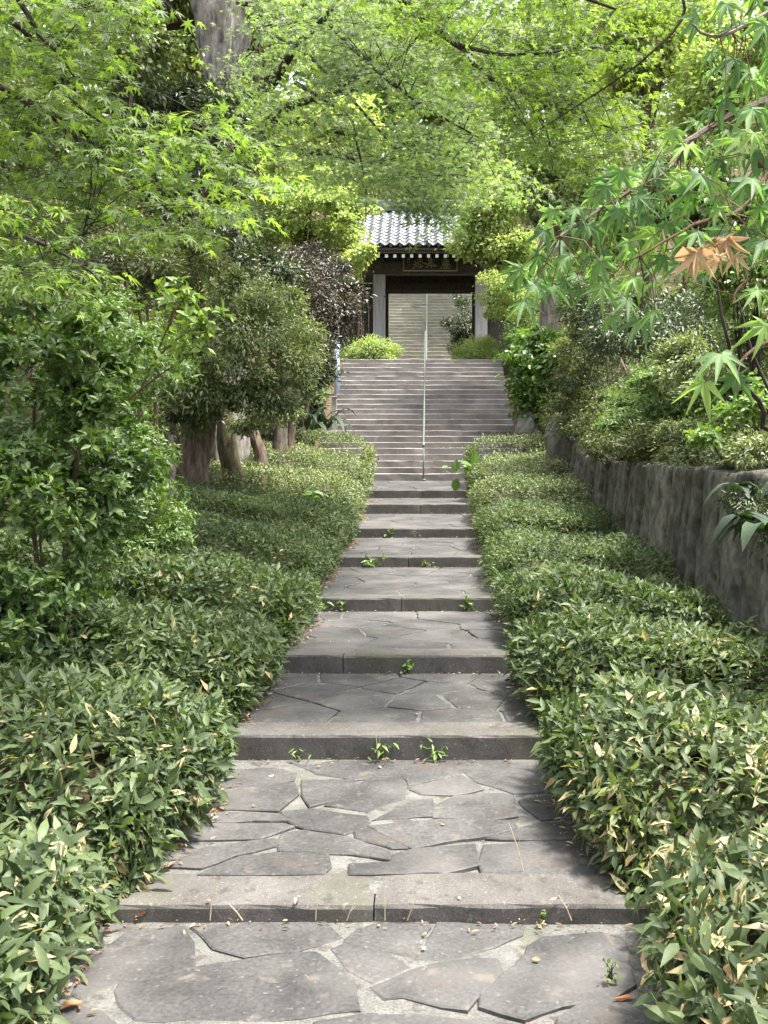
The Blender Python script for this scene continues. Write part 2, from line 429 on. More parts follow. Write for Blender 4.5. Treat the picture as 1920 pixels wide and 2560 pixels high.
def tints(p, seed=0, f=1.2, w=.5):
    """clumps of lighter and darker leaf colour, plus each leaf's own"""
    a = .5 + .5*vnoise(p[:, 0]*f, p[:, 1]*f, p[:, 2]*f, seed)
    return np.clip(a*w + rng.random(len(p))*(1-w), 0, 1)

def PB(dx, dy, Y, rx, rz, ry=None):
    """ellipsoid from a centre and radii measured in the 1659-wide view of the photograph, at distance Y"""
    c = D(dx, dy, Y); s = 1.1573*Y/F
    return (c[0], c[1], c[2], rx*s, (rx*s if ry is None else ry), rz*s)

# ------------------------------------------------------------------ terrain
PZ_Y = [-30, 0, 3.73, 4.01, 5.56, 5.83, 7.25, 7.5, 9.43, 9.7, 12.2, 12.5, 15, 15.3, 18, 18.3, 21, 21.3, 23.5, 31.1, 41, 51, 60, 75, 150, 400]
PZ_Z = [-.6, -.02, .0, .06, .08, .2, .21, .34, .35, .47, .5, .62, .66, .8, .89, 1.06, 1.09, 1.25, 1.43, 5.0, 5.05, 10.55, 13, 20, 45, 60]
def pz(Y): return np.interp(Y, PZ_Y, PZ_Z)
WALL_Y = [-1, 3, 7, 16, 17.6, 19.8]
def wallx(Y): return np.interp(Y, [-1, 3, 19.8], [2.0, 2.15, 2.6])
def walltop(Y): return np.interp(Y, WALL_Y, [1.62, 1.64, 1.66, 1.9, 2.02, 2.32])
def ground(X, Y):
    X = np.asarray(X, float); Y = np.asarray(Y, float)
    b = pz(Y) - .10
    s = np.maximum(0, -X - 1.3)
    left = .13*np.minimum(s, 2.2) + .42*np.clip(s-2.2, 0, 22)
    wr = X - wallx(Y)
    rt = np.where(wr > .5, np.maximum(walltop(Y) - .05 - b, 0) + .3*np.clip(wr-.5, 0, 26), 0)
    rf = .4*np.clip(X-2.9, 0, 26)
    k = np.clip((Y-19.9)/2.5, 0, 1)
    right = rt*(1-k) + np.maximum(rf, 0)*k
    g = b + left + right
    rough = .03*fbm(X*.8, Y*.8, o=3, seed=3)*np.clip((np.abs(X)-1.1)/1.0, 0, 1) + .6*fbm(X*.08, Y*.08, o=2, seed=9)*np.clip((np.abs(X)-6)/8, 0, 1)
    return g + rough
xs = np.concatenate([[-260,-150,-90,-60,-42,-30,-24,-19,-15,-12,-10], np.arange(-8.5, 8.6, .2), [10,12,15,19,24,30,42,60,90,150,260]])
ys = np.concatenate([[-120,-60,-30,-12,-6], np.arange(-3, 62, .35), [64,68,74,82,95,110,130,150,200,300]])
GX, GY = np.meshgrid(xs, ys)
GZ = ground(GX, GY)
nx, ny = len(xs), len(ys)
ii = (np.arange(ny-1)[:, None]*nx + np.arange(nx-1)[None]).ravel()
g = mesh_np('ground', np.stack([GX, GY, GZ], -1).reshape(-1, 3), np.stack([ii, ii+1, ii+nx+1, ii+nx], -1), M['soil'], smooth=True)
tag(g, kind='structure')

# ------------------------------------------------------------------ paved path: mortar bed, flagstones, kerb stones
STEPS = [  # front Y, z of the tread below, z of the tread above, kerb depth, seams
    (3.73, .022, .084, .28, (.0,)),
    (5.56, .095, .231, .27, ()),
    (7.25, .231, .360, .26, (-.42,)),
    (9.43, .372, .497, .27, (-.06,)),
    (12.2, .519, .646, .26, (-.05,)),
    (15.0, .686, .824, .27, (.02,)),
    (18.0, .915, 1.088, .27, (.04,)),
    (21.0, 1.112, 1.28, .27, (.05,))]
def bed_z(Y):
    a = [-3.0] + [s[0] for s in STEPS] + [23.5]
    za = [0.0] + [s[2] for s in STEPS]
    zb = [s[1] for s in STEPS] + [1.45]
    Y = np.asarray(Y, float); z = np.zeros_like(Y)
    for i in range(len(a)-1):
        m = (Y >= a[i]) & (Y <= a[i+1])
        z = np.where(m, za[i] + (zb[i]-za[i])*np.clip((Y-a[i]-.28)/(a[i+1]-a[i]-.28), 0, 1), z)
    return z
bx = np.arange(-1.35, 1.351, .05)
bed_v, bed_f = [], []
edges = [-1.0] + [s[0] for s in STEPS] + [23.5]
for i in range(len(edges)-1):
    y0 = edges[i] + (.1 if i else 0); y1 = edges[i+1] + .02
    yy = np.linspace(y0, y1, max(4, int((y1-y0)/(.05 if y1 < 12 else .12))))
    X, Y = np.meshgrid(bx, yy)
    Z = bed_z(np.clip(Y, edges[i]+1e-3, edges[i+1]-1e-3)) - .0125 + np.minimum(.008*fbm(X*2.3, Y*2.3, o=4, seed=5), .0075)
    n0 = sum(len(v) for v in bed_v); w = len(bx)
    q = (np.arange(len(yy)-1)[:, None]*w + np.arange(w-1)[None]).ravel() + n0
    bed_v.append(np.stack([X, Y, Z], -1).reshape(-1, 3)); bed_f.append(np.stack([q, q+1, q+w+1, q+w], -1))
path = mesh_np('path', np.concatenate(bed_v), np.concatenate(bed_f), M['mortar'], smooth=True)
tag(path, kind='structure')

def clean_poly(poly):
    a = 0
    for i in range(len(poly)):
        x1, y1 = poly[i]; x2, y2 = poly[(i+1) % len(poly)]; a += x1*y2-x2*y1
    return poly if a > 0 else poly[::-1]

def flagstone(poly, z0, slope=0.0, yref=0.0, grow=0.0):
    poly = clean_poly(list(poly))
    if grow:
        gx = sum(p[0] for p in poly)/len(poly); gy = sum(p[1] for p in poly)/len(poly)
        poly = [(p[0]+(p[0]-gx)/math.hypot(p[0]-gx, p[1]-gy)*grow, p[1]+(p[1]-gy)/math.hypot(p[0]-gx, p[1]-gy)*grow) for p in poly]
    pts = []
    n = len(poly)
    for i in range(n):
        x1, y1 = poly[i]; x2, y2 = poly[(i+1) % n]
        L_ = math.hypot(x2-x1, y2-y1); k = max(1, int(L_/.07))
        for j in range(k):
            t = j/k
            x, y = x1+(x2-x1)*t, y1+(y2-y1)*t
            if j:
                d_ = random.uniform(-.007, .007); x += -(y2-y1)/L_*d_; y += (x2-x1)/L_*d_
            pts.append((x, y))
    cx = sum(p[0] for p in pts)/len(pts); cy = sum(p[1] for p in pts)/len(pts)
    dz = random.uniform(-.0015, .002); tx = random.uniform(-.002, .002); ty = random.uniform(-.002, .002)
    def zz(x, y): return z0 + slope*(y-yref) + dz + tx*(x-cx) + ty*(y-cy)
    def ins(p, d_):
        r_ = math.hypot(p[0]-cx, p[1]-cy) or 1; k = max(0, 1-d_/r_)
        return (cx+(p[0]-cx)*k, cy+(p[1]-cy)*k)
    m = len(pts); V = []
    for p in pts: V.append((p[0], p[1], zz(*p)-.045))
    for p in pts: V.append((p[0], p[1], zz(*p)-.0035-random.random()*.002))
    for p in pts:
        q = ins(p, .008); V.append((q[0], q[1], zz(*q)))
    Fc = []
    for k in range(2):
        for i in range(m):
            j = (i+1) % m; Fc.append((k*m+i, k*m+j, (k+1)*m+j, (k+1)*m+i))
    Fc.append(tuple(range(2*m, 3*m)))
    return mesh_np('flagstone', V, Fc, M['slate'], path)

STONES_A = [[(-0.952,3.43),(-0.894,3.651),(-0.696,3.691),(-0.636,3.563),(-0.59,3.383),(-0.73,3.307),(-0.813,3.285),(-0.899,3.186),(-0.94,3.221)],[(-0.668,3.681),(-0.466,3.716),(-0.179,3.718),(-0.11,3.594),(-0.258,3.503),(-0.428,3.461),(-0.549,3.521)],[(-0.807,3.235),(-0.806,3.309),(-0.659,3.356),(-0.455,3.431),(-0.256,3.493),(-0.19,3.496),(-0.113,3.397),(-0.04,3.309),(-0.015,3.123),(-0.273,3.065),(-0.687,3.065),(-0.766,3.151)],[(-0.136,3.514),(-0.101,3.55),(0.064,3.486),(0.14,3.384),(0.019,3.282),(-0.069,3.365)],[(-0.088,3.59),(-0.05,3.665),(0.018,3.714),(0.197,3.724),(0.207,3.685),(0.119,3.465),(-0.005,3.517),(-0.094,3.562)],[(0.238,3.724),(0.555,3.704),(0.539,3.627),(0.428,3.535),(0.298,3.448),(0.232,3.431),(0.169,3.448),(0.229,3.665)],[(0.014,3.258),(0.142,3.369),(0.248,3.426),(0.373,3.453),(0.439,3.448),(0.45,3.365),(0.387,3.254),(0.324,3.13),(0.245,3.151),(0.13,3.202),(0.069,3.188)],[(0.556,3.535),(0.615,3.608),(0.83,3.646),(0.904,3.571),(0.88,3.285),(0.785,3.195),(0.625,3.151),(0.504,3.075),(0.37,3.151),(0.374,3.224),(0.457,3.348),(0.543,3.482)],[(-0.139,3.052),(0.02,3.098),(0.17,3.095),(0.464,3.041),(0.458,2.89),(-0.141,2.89)],[(0.605,3.077),(0.696,3.172),(0.804,3.199),(0.886,3.178),(0.914,3.088),(0.906,2.953),(0.589,2.953)],[(-0.985,3.073),(-0.906,3.145),(-0.816,3.112),(-0.734,3.029),(-0.531,2.938),(-0.987,2.938)]]
STONES_B = [[(-0.55,5.491),(-0.53,5.537),(-0.051,5.583),(0.048,5.338),(0.033,5.283),(-0.185,5.221),(-0.372,5.317)],[(0.005,5.537),(0.353,5.583),(0.414,5.491),(0.372,5.329),(0.106,5.141),(0.056,5.359)],[(0.434,5.583),(0.848,5.56),(0.978,5.254),(0.923,5.047),(0.628,5.009),(0.473,5.172),(0.392,5.359)],[(-1.095,5.338),(-0.642,5.403),(-0.519,5.317),(-0.516,5.205),(-0.602,5.152),(-1.055,5.074)],[(-1.039,5.009),(-0.503,5.152),(-0.461,4.98),(-0.527,4.749),(-0.796,4.773),(-0.867,4.683),(-0.998,4.666)],[(-0.446,5.193),(-0.209,5.205),(-0.15,5.074),(-0.228,4.924),(-0.364,4.818),(-0.413,4.98)],[(-0.11,5.225),(0.047,5.246),(0.076,5.094),(0.069,4.924),(-0.08,4.733),(-0.284,4.828),(-0.168,4.998)],[(0.126,5.055),(0.37,5.279),(0.461,5.055),(0.325,4.98),(0.181,4.987)],[(0.24,4.801),(0.336,4.943),(0.482,4.987),(0.607,4.972),(0.606,4.683),(0.474,4.64),(0.239,4.666)],[(0.658,4.871),(0.741,4.935),(0.959,4.961),(0.959,4.666),(0.731,4.64),(0.702,4.733)],[(-0.482,4.716),(-0.345,4.756),(-0.098,4.657),(-0.083,4.577),(-0.13,4.494),(-0.18,4.449),(-0.339,4.518),(-0.433,4.608)],[(-0.044,4.608),(0.112,4.86),(0.211,4.899),(0.211,4.673),(-0.029,4.624)],[(-0.056,4.53),(0.261,4.608),(0.577,4.596),(0.587,4.515),(0.473,4.431),(0.144,4.289),(0.019,4.425)],[(-0.437,4.339),(-0.434,4.434),(-0.344,4.47),(-0.165,4.39),(0.022,4.242),(0.041,4.14),(-0.15,4.218),(-0.413,4.245)],[(-0.123,4.473),(-0.066,4.503),(0.103,4.283),(0.036,4.283),(-0.095,4.384)],[(0.471,4.396),(0.701,4.561),(0.943,4.561),(0.939,4.405),(0.66,4.384)],[(0.455,4.297),(0.677,4.339),(0.929,4.347),(0.949,4.001),(0.735,3.989),(0.434,4.025),(0.427,4.119)],[(0.07,4.192),(0.155,4.251),(0.388,4.305),(0.399,4.099),(0.255,4.02),(0.062,4.119)],[(-0.104,4.089),(0.038,4.102),(0.226,4.008),(-0.097,3.996)],[(-0.679,4.032),(-0.568,4.171),(-0.422,4.202),(-0.234,4.192),(-0.211,4.074),(-0.233,4.001),(-0.699,3.996)],[(-0.857,4.082),(-0.742,4.272),(-0.529,4.353),(-0.45,4.353),(-0.47,4.283),(-0.615,4.202),(-0.707,4.074)],[(-0.909,4.362),(-0.885,4.524),(-0.752,4.564),(-0.471,4.564),(-0.423,4.533),(-0.547,4.396)],[(-0.951,4.571),(-0.784,4.716),(-0.505,4.679),(-0.455,4.602),(-0.758,4.593)],[(0.974,4.618),(1.094,4.666),(1.097,4.197),(1.006,4.094),(0.979,4.39)],[(0.997,5.213),(1.119,5.055),(1.084,4.733),(0.99,4.716),(0.974,4.98)]]
for s in STONES_A: flagstone(s, .018, grow=.009)
for s in STONES_B: flagstone(s, .088, grow=.022)

def clip_half(poly, a, b, c):  # keep a*x+b*y<=c
    out = []
    for i in range(len(poly)):
        p, q = poly[i], poly[(i+1) % len(poly)]
        dp = a*p[0]+b*p[1]-c; dq = a*q[0]+b*q[1]-c
        if dp <= 0: out.append(p)
        if dp*dq < 0:
            t = dp/(dp-dq); out.append((p[0]+(q[0]-p[0])*t, p[1]+(q[1]-p[1])*t))
    return out
def voronoi_stones(y0, y1, z0, z1, rows, cols, xw=1.2):
    seeds = []
    for r_ in range(rows):
        for c_ in range(cols):
            seeds.append((-xw + (c_+.5+random.uniform(-.38, .38)+(.5 if r_ % 2 else 0)-.25)*2*xw/cols, y0+(r_+.5+random.uniform(-.33, .33))*(y1-y0)/rows))
    for i, s in enumerate(seeds):
        poly = [(-xw, y0), (xw, y0), (xw, y1), (-xw, y1)]
        gap = random.uniform(.006, .02)
        for j, t in enumerate(seeds):
            if i == j: continue
            a, b = t[0]-s[0], t[1]-s[1]; L_ = math.hypot(a, b); a /= L_; b /= L_
            poly = clip_half(poly, a, b, a*(s[0]+t[0])/2+b*(s[1]+t[1])/2-gap*random.uniform(.3, 1.2))
            if len(poly) < 3: break
        if len(poly) >= 3:
            ar = abs(sum(poly[k][0]*poly[(k+1) % len(poly)][1]-poly[(k+1) % len(poly)][0]*poly[k][1] for k in range(len(poly))))/2
            if ar > .01: flagstone(poly, z0, (z1-z0)/(y1-y0), y0)
voronoi_stones(1.6, 2.9, .016, .016, 3, 4, 1.05)
rc = [None, None, (4, 5), (4, 4), (5, 4), (4, 4), (4, 4), (4, 4), (3, 4)]
for k in range(2, 9):
    y0 = STEPS[k-1][0]+STEPS[k-1][3]+.01; z0 = STEPS[k-1][2]
    y1 = (STEPS[k][0] if k < 8 else 23.5)-.01; z1 = STEPS[k][1] if k < 8 else 1.45
    voronoi_stones(y0, y1, z0-.003, z1-.003, *rc[k])

def slab(name, x0, x1, y0, y1, z0, z1, nose, mat, parent, nseg=None, jit=.004, lip=None):
    """a long dressed block, worn along its front edge"""
    nseg = nseg or max(3, int((x1-x0)/.12))
    prof = [(y1, z0), (y1, z1), (y0+nose, z1), (y0+nose*.3, z1-nose*.22), (y0, z1-nose*.8), (y0, z0)]
    V = []; yj = random.uniform(-jit, jit)*1.5; zj = random.uniform(-jit, jit)*.7
    for i in range(nseg+1):
        x = x0+(x1-x0)*i/nseg
        if i == 0: x += .003
        if i == nseg: x -= .003
        e = .006 if i in (0, nseg) else 0
        for k, (y, z) in enumerate(prof):
            dy = (random.uniform(-jit, jit)+yj+e) if k in (2, 3, 4) else (yj if k == 5 else 0)
            dz = (random.uniform(-jit, jit)*.4 + zj - e) if 1 <= k <= 4 else 0
            V.append((x, y+dy, z+dz))
    Fc = []; p = len(prof)
    for i in range(nseg):
        for k in range(p):
            l = (k+1) % p
            Fc.append((i*p+k, (i+1)*p+k, (i+1)*p+l, i*p+l))
    Fc.append(tuple(range(p))); Fc.append(tuple(nseg*p+k for k in range(p-1, -1, -1)))
    o = mesh_np(name, V, Fc, mat, parent)
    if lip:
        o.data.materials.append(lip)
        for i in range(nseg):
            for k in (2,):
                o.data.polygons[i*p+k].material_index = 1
    return o
for y, za, zb, dp, seams in STEPS:
    xx = [-1.45] + list(seams) + [1.45]
    for a, b in zip(xx[:-1], xx[1:]):
        slab('kerb_stone', a, b, y, y+dp, za-.08, zb, .022, M['kerb'], path)

# ------------------------------------------------------------------ the two flights of stairs
def flight(name, y0, z0, y1, z1, n, xl, xr, mat, lip, seam=.05, mid=()):
    t = (y1-y0)/n; r_ = (z1-z0)/n
    core = MB()
    core.box(xl-.05, xr+.05, y0+.2, y1+.3, z0-.6, z0-.01)
    st = core.build(name, mat); tag(st, kind='structure')
    for i in range(n):
        a = y0+i*t; zt = z0+(i+1)*r_ + random.uniform(-.006, .006)
        w = .0 if i > 7 else .12
        cuts = [xl-w, seam] + [xr+w]
        if i % 3 == 0: cuts.append(xl*.5+random.uniform(-.3, .3))
        if i % 3 == 1: cuts.append(xr*.5+random.uniform(-.3, .3))
        cuts.sort()
        for p, q in zip(cuts[:-1], cuts[1:]):
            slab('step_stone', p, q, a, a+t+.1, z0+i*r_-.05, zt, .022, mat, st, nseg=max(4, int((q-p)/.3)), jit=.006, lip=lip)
    return st
stairs = flight('stairs', 23.5, 1.45, 31.1, 5.11, 23, -2.45, 2.42, M['step'], M['nosing_highlight'])
upper = flight('upper_stairs', 41.0, 5.11, 51.0, 10.7, 28, -2.6, 2.6, M['step_up'], M['nosing_highlight'])
pl = MB().box(-6, 6, 31.25, 41.2, 4.6, 5.095).build('gate_terrace', M['step']); tag(pl, kind='structure')
pl = MB().box(-8, 8, 51.2, 58, 10.2, 10.69).build('upper_terrace', M['step_up']); tag(pl, kind='structure')

# pale boulders that edge the stairs
def boulder(cx, cy, cz, rx, ry, rz, mat, label, seed, group=None):
    n, m = 18, 12; V = []; Fc = []
    th = np.linspace(0, 2*np.pi, n, endpoint=False); ph = np.linspace(.05, np.pi-.05, m)
    A, B_ = np.meshgrid(th, ph)
    x, y, z = np.cos(A)*np.sin(B_), np.sin(A)*np.sin(B_), np.cos(B_)
    k = 1 + .28*fbm(x*1.7+seed, y*1.7, z*1.7, 4, seed)
    V = np.stack([cx+rx*x*k, cy+ry*y*k, cz+rz*z*k], -1).reshape(-1, 3)
    f = [(i*n+j, i*n+(j+1) % n, (i+1)*n+(j+1) % n, (i+1)*n+j) for i in range(m-1) for j in range(n)]
    f = [q[::-1] for q in f] + [tuple(range(n)), tuple((m-1)*n+j for j in range(n-1, -1, -1))]
    o = mesh_np('boulder', V, f, mat)
    return tag(o, label, 'boulder', group)
c = D(1142, 930, 25.0); boulder(c[0], c[1], c[2], .3, .8, .5, M['pale_stone'], 'pale weathered boulder beside the right foot of the long stairs, under the glossy shrub', 2)
c = D(1205, 985, 19.9); boulder(c[0]+.08, c[1]+.1, c[2]+.05, .34, .35, .75, M['pale_stone'], 'pale upright rock closing the far end of the grey stone wall', 5)

# ------------------------------------------------------------------ retaining wall on the right
Yw = np.arange(-.8, 19.85, .042); Tw = np.linspace(0, 1, 52)
TT, YY = np.meshgrid(Tw, Yw)
cuts = [-1.0]
while cuts[-1] < 21: cuts.append(cuts[-1] + random.uniform(.09, .42))
cuts = np.array(cuts); offs = rng.uniform(-.045, .045, len(cuts)+1); stint = rng.random(len(cuts)+1); tops = rng.uniform(-.02, .015, len(cuts)+1)
lean = YY + .16*(TT-.5) + .07*fbm(TT*2.2+YY*.4, YY*.9, o=3, seed=4)
ci_ = np.searchsorted(cuts, lean)
near_ = np.minimum(np.abs(lean-cuts[np.clip(ci_-1, 0, len(cuts)-1)]), np.abs(lean-cuts[np.clip(ci_, 0, len(cuts)-1)]))
base = pz(YY) - .25; top = walltop(YY) + .02*fbm(YY*2.3, YY*0, o=3, seed=2) + tops[ci_]*.8
ZZ = base + (top-base)*TT
groove = np.exp(-(near_/.034)**2)*(.35+.65*np.clip(.6+fbm(YY*2, ZZ*2.3, o=2, seed=5), 0, 1))
disp = offs[ci_] - .10*groove + .022*fbm(YY*.9, ZZ*.8, o=3, seed=8) + .03*fbm(YY*9, ZZ*1.8, o=4, seed=13) - .05*np.clip(vnoise(YY*4, ZZ*3, seed=77)-.55, 0, 1)
XX = wallx(YY) + .22 + .10*TT - disp
XX = XX + .02*np.clip((TT-.97)/.03, 0, 1)
wt = stint[ci_]*.7+.3*rng.random(XX.shape); wc = np.clip(groove*1.1-.12, 0, .9)
wt = np.concatenate([wt, wt[:, -1:], wt[:, -1:]], 1); wc = np.concatenate([wc, wc[:, -1:], wc[:, -1:]*0], 1)
# a cap that returns into the bank
XX = np.concatenate([XX, XX[:, -1:]+.14, XX[:, -1:]+.75], 1)
ZZ = np.concatenate([ZZ, ZZ[:, -1:]+.01*rng.normal(size=(len(Yw), 1)), ZZ[:, -1:]-.05], 1)
YY = np.concatenate([YY, YY[:, -1:], YY[:, -1:]], 1)
w = XX.shape[1]; h = XX.shape[0]
q = (np.arange(h-1)[:, None]*w + np.arange(w-1)[None]).ravel()
wl_ = mesh_np('retaining_wall', np.stack([XX, YY, ZZ], -1).reshape(-1, 3), np.stack([q, q+1, q+w+1, q+w], -1), M['wall'], None, {'tint': wt.ravel(), 'crack': wc.ravel()})
tag(wl_, 'grey rough stone retaining wall with upright grooves, running along the right of the hedge', 'wall')

# ------------------------------------------------------------------ temple gate
GC = .22
gate = thing('temple_gate', 'wooden temple gate with a grey pantile roof at the top of the long stairs', 'gate', (GC, 36.0, 5.1))
def gbox(name, x0, x1, y0, y1, z0, z1, mat, bev=.01, parent=None):
    return MB().box(x0, x1, y0, y1, z0, z1, bev).build(name, mat, parent or gate)
for s in (-1, 1):
    for (yy, hw) in ((36.0, .215), (39.2, .19)):
        x = GC + s*1.83
        gbox('post', x-hw, x+hw, yy-hw, yy+hw, 5.25, 8.72, M['wood_grey'] if yy < 37 else M['wood_dark'], .03)
        gbox('post_base', x-hw-.12, x+hw+.12, yy-hw-.12, yy+hw+.12, 5.08, 5.26, M['pale_stone'], .03)
    x = GC + s*3.3
    gbox('outer_post', x-.12, x+.12, 36.4, 36.64, 5.1, 8.6, M['wood_dark'], .02)
    xa, xb = sorted((GC+s*2.06, GC+s*3.17))
    nb = 6
    for i in range(nb):
        a = xa+(xb-xa)*i/nb; b = xa+(xb-xa)*(i+1)/nb
        gbox('side_board', a+.006, b-.006, 36.5, 36.54, 6.0, 8.5, M['wood_dark'], .004)
    gbox('side_plinth', xa, xb, 36.42, 36.6, 5.1, 5.98, M['pale_stone'], .01)
gbox('tie_beam', GC-3.6, GC+3.6, 35.84, 36.2, 8.73, 9.14, M['wood_beam'], .02)
gbox('upper_beam', GC-3.4, GC+3.4, 35.9, 36.14, 9.22, 9.46, M['wood_dark'], .02)
gbox('rear_lintel', GC-2.0, GC+2.0, 39.05, 39.3, 8.62, 9.3, M['wood_dark'], .02)
gbox('door_head', GC-1.62, GC+1.62, 37.5, 37.66, 8.42, 8.72, M['wood_dark'], .015)
gbox('ceiling_board', GC-3.2, GC+3.2, 36.2, 39.0, 9.5, 9.56, M['wood_dark'], .01)
for s in (-1, 1):
    x = GC+s*1.83
    gbox('bracket', x-.17, x+.17, 35.6, 36.25, 9.15, 9.3, M['wood_beam'], .02)
    gbox('bracket_arm', x-.1, x+.1, 35.45, 35.84, 8.86, 9.12, M['wood_beam'], .03)
# rafters with white painted ends
ra = MB()
for i in range(-8, 9):
    x = GC - .06 + i*.288
    y0, z0, y1, z1 = 34.25, 9.03, 37.0, 10.4
    V = []
    for (yy, zz) in ((y0, z0), (y1, z1)):
        for (dx, dz) in ((-.05, -.055), (.05, -.055), (.05, .055), (-.05, .055)):
            V.append((x+dx, yy, zz+dz))
    rf = MB().add(V, [(0, 1, 2, 3), (7, 6, 5, 4), (0, 4, 5, 1), (1, 5, 6, 2), (2, 6, 7, 3), (3, 7, 4, 0)]).build('rafter', M['wood_dark'], gate)
    MB().box(x-.052, x+.052, y0-.012, y0-.002, z0-.057, z0+.057, .002).build('rafter_end', M['white'], gate)
gbox('fascia', GC-2.62, GC+2.62, 34.2, 34.26, 9.12, 9.2, M['wood_beam'], .004)
gbox('eave_board', GC-2.68, GC+2.68, 34.08, 34.3, 9.205, 9.262, M['wood_beam'], .004)
# roof deck
roof_y0, roof_z0, roof_y1, roof_z1 = 34.0, 9.3, 37.0, 11.2
V = [(GC-2.7, roof_y0+.1, roof_z0), (GC+2.7, roof_y0+.1, roof_z0), (GC+2.7, roof_y1, roof_z1), (GC-2.7, roof_y1, roof_z1),
     (GC+2.7, 40.2, 9.3), (GC-2.7, 40.2, 9.3)]
V2 = [(x, y, z-.07) for x, y, z in V]
roof = mesh_np('roof', V+V2, [(0, 1, 2, 3), (3, 2, 4, 5), (9, 8, 7, 6), (11, 10, 8, 9), (0, 6, 7, 1), (5, 4, 10, 11), (0, 3, 9, 6), (3, 5, 11, 9), (1, 7, 8, 2), (2, 8, 10, 4)], M['wood_dark'], gate)
# one pantile: S-shaped across, tilted so each laps the one below
def pantile_mesh(w_=.322, l_=.335):
    V = []; n = 10
    for j, (yy, dz) in enumerate(((0, .05), (l_*1.12, .012))):
        for i in range(n+1):
            u = i/n
            z = .045*math.cos(u*2*math.pi*1.0+.5) if u < .78 else .045*math.cos(.78*2*math.pi+.5) + .03*math.sin((u-.78)/.22*math.pi)
            V.append(((u-.5)*w_*1.08, yy, z+dz))
    for i in range(n+1):
        x, y, z = V[i]; V.append((x, 0, z-.028))
    Fc = [(i, i+1, n+2+i, n+1+i) for i in range(n)] + [(i, 2*(n+1)+i, 2*(n+1)+i+1, i+1) for i in range(n)]
    me = bpy.data.meshes.new('roof_tile'); me.from_pydata(V, [], Fc); me.update()
    me.polygons.foreach_set('use_smooth', [True]*n+[False]*n)
    me.materials.append(M['tile']); return me
pt = pantile_mesh()
ang = math.atan2(roof_z1-roof_z0, roof_y1-roof_y0)
Ls = math.hypot(roof_z1-roof_z0, roof_y1-roof_y0)
ncol, nrow = 16, 11
for r_ in range(nrow):
    for c_ in range(ncol):
        o = bpy.data.objects.new('roof_tile', pt)
        COL.objects.link(o); o.parent = roof
        s_ = r_*Ls/nrow - .03
        o.location = (-2.7+.17+c_*.3265+GC-gate.location[0]+.05, roof_y0+s_*math.cos(ang)-gate.location[1], roof_z0+s_*math.sin(ang)+.055-gate.location[2])
        o.rotation_euler = (ang+R(random.uniform(-.8, .8)), 0, R(random.uniform(-.6, .6)))
# round eave ends under each column
for c_ in range(ncol+1):
    x = GC-2.7+.05+c_*.3265
    mb = MB(); mb.tube([(x, roof_y0-.03, roof_z0+.03), (x, roof_y0+.12, roof_z0+.07)], .055, 10)
    mb.build('eave_end_tile', M['tile_dark'], roof)
# ridge: stacked courses and a round cap, with end tiles
for i, (hw, zz) in enumerate(((.22, 11.24), (.2, 11.32), (.18, 11.4), (.16, 11.48))):
    gbox('ridge_course', GC-2.9, GC+2.9, 37.0-hw, 37.0+hw, zz, zz+.07, M['tile_dark'], .01, roof)
mb = MB().tube([(GC-2.95, 37.0, 11.6), (GC+2.95, 37.0, 11.6)], .1, 12); mb.build('ridge_cap', M['tile_dark'], roof)
for s in (-1, 1):
    x = GC+s*2.98
    mb = MB(); mb.box(x-.06, x+.06, 36.7, 37.3, 11.15, 11.75, .03); mb.tube([(x-.1*s, 37.0, 11.75), (x+.12*s, 37.0, 11.95)], [.1, .04], 8)
    mb.build('ridge_end_tile', M['tile_dark'], roof)
    mb = MB()
    for r_ in range(9):
        s_ = r_*Ls/9
        y_, z_ = roof_y0+s_*math.cos(ang), roof_z0+s_*math.sin(ang)+.1
        mb.tube([(GC+s*2.72, y_-.02, z_), (GC+s*2.72, y_+.36*math.cos(ang), z_+.36*math.sin(ang)-.02)], [.085, .07], 8)
    o = mb.build('verge_tiles', M['tile'], roof); o['kind'] = 'stuff'
# name board with brush characters
plq = MB().box(-.74+GC-.22+.02, .74+.42+GC-.22-.02, 35.38, 35.44, 8.77, 9.36, .01)
pq = MB().box(GC-.93, GC+.93, 35.40, 35.45, 8.78, 9.4, .008).build('name_board', M['sign'], gate)
for (a, b, c_, d_) in ((-.96, .96, 8.745, 8.78), (-.96, .96, 9.4, 9.43)):
    MB().box(GC+a, GC+b, 35.38, 35.46, c_, d_, .006).build('board_frame', M['gold'], pq)
for s in (-1, 1):
    MB().box(GC+s*.945-.016, GC+s*.945+.016, 35.38, 35.46, 8.782, 9.398, .006).build('board_frame', M['gold'], pq)
CH = [  # brush strokes in board pixels (zoomed view), each with a width
 [[(1190,165),(1300,150)],[(1195,175),(1172,300),(1152,400),(1105,458)],[(1235,222),(1345,226)],[(1335,225),(1330,310)],[(1180,268),(1335,265)],[(1178,318),(1335,312)],[(1160,360),(1378,350),(1372,445)],[(1205,400),(1325,395)],[(1175,446),(1372,446)],[(1250,155),(1250,340)]],
 [[(768,180),(870,158)],[(748,222),(850,234),(940,222)],[(770,292),(895,280)],[(848,165),(850,445)],[(705,440),(775,372),(950,392),(1005,362)],[(800,300),(745,390)],[(890,320),(960,388)],[(640,300),(735,335),(800,300)]],
 [[(402,235),(408,330)],[(480,195),(492,385)],[(575,225),(515,305)],[(350,370),(430,330),(500,300)],[(340,460),(410,398),(560,425),(618,388)],[(530,200),(625,310),(735,340)],[(440,290),(425,395)],[(540,330),(565,400)]],
 [[(180,168),(275,175)],[(240,175),(240,225)],[(235,250),(248,285)],[(240,335),(245,375)],[(195,200),(195,300)]]]
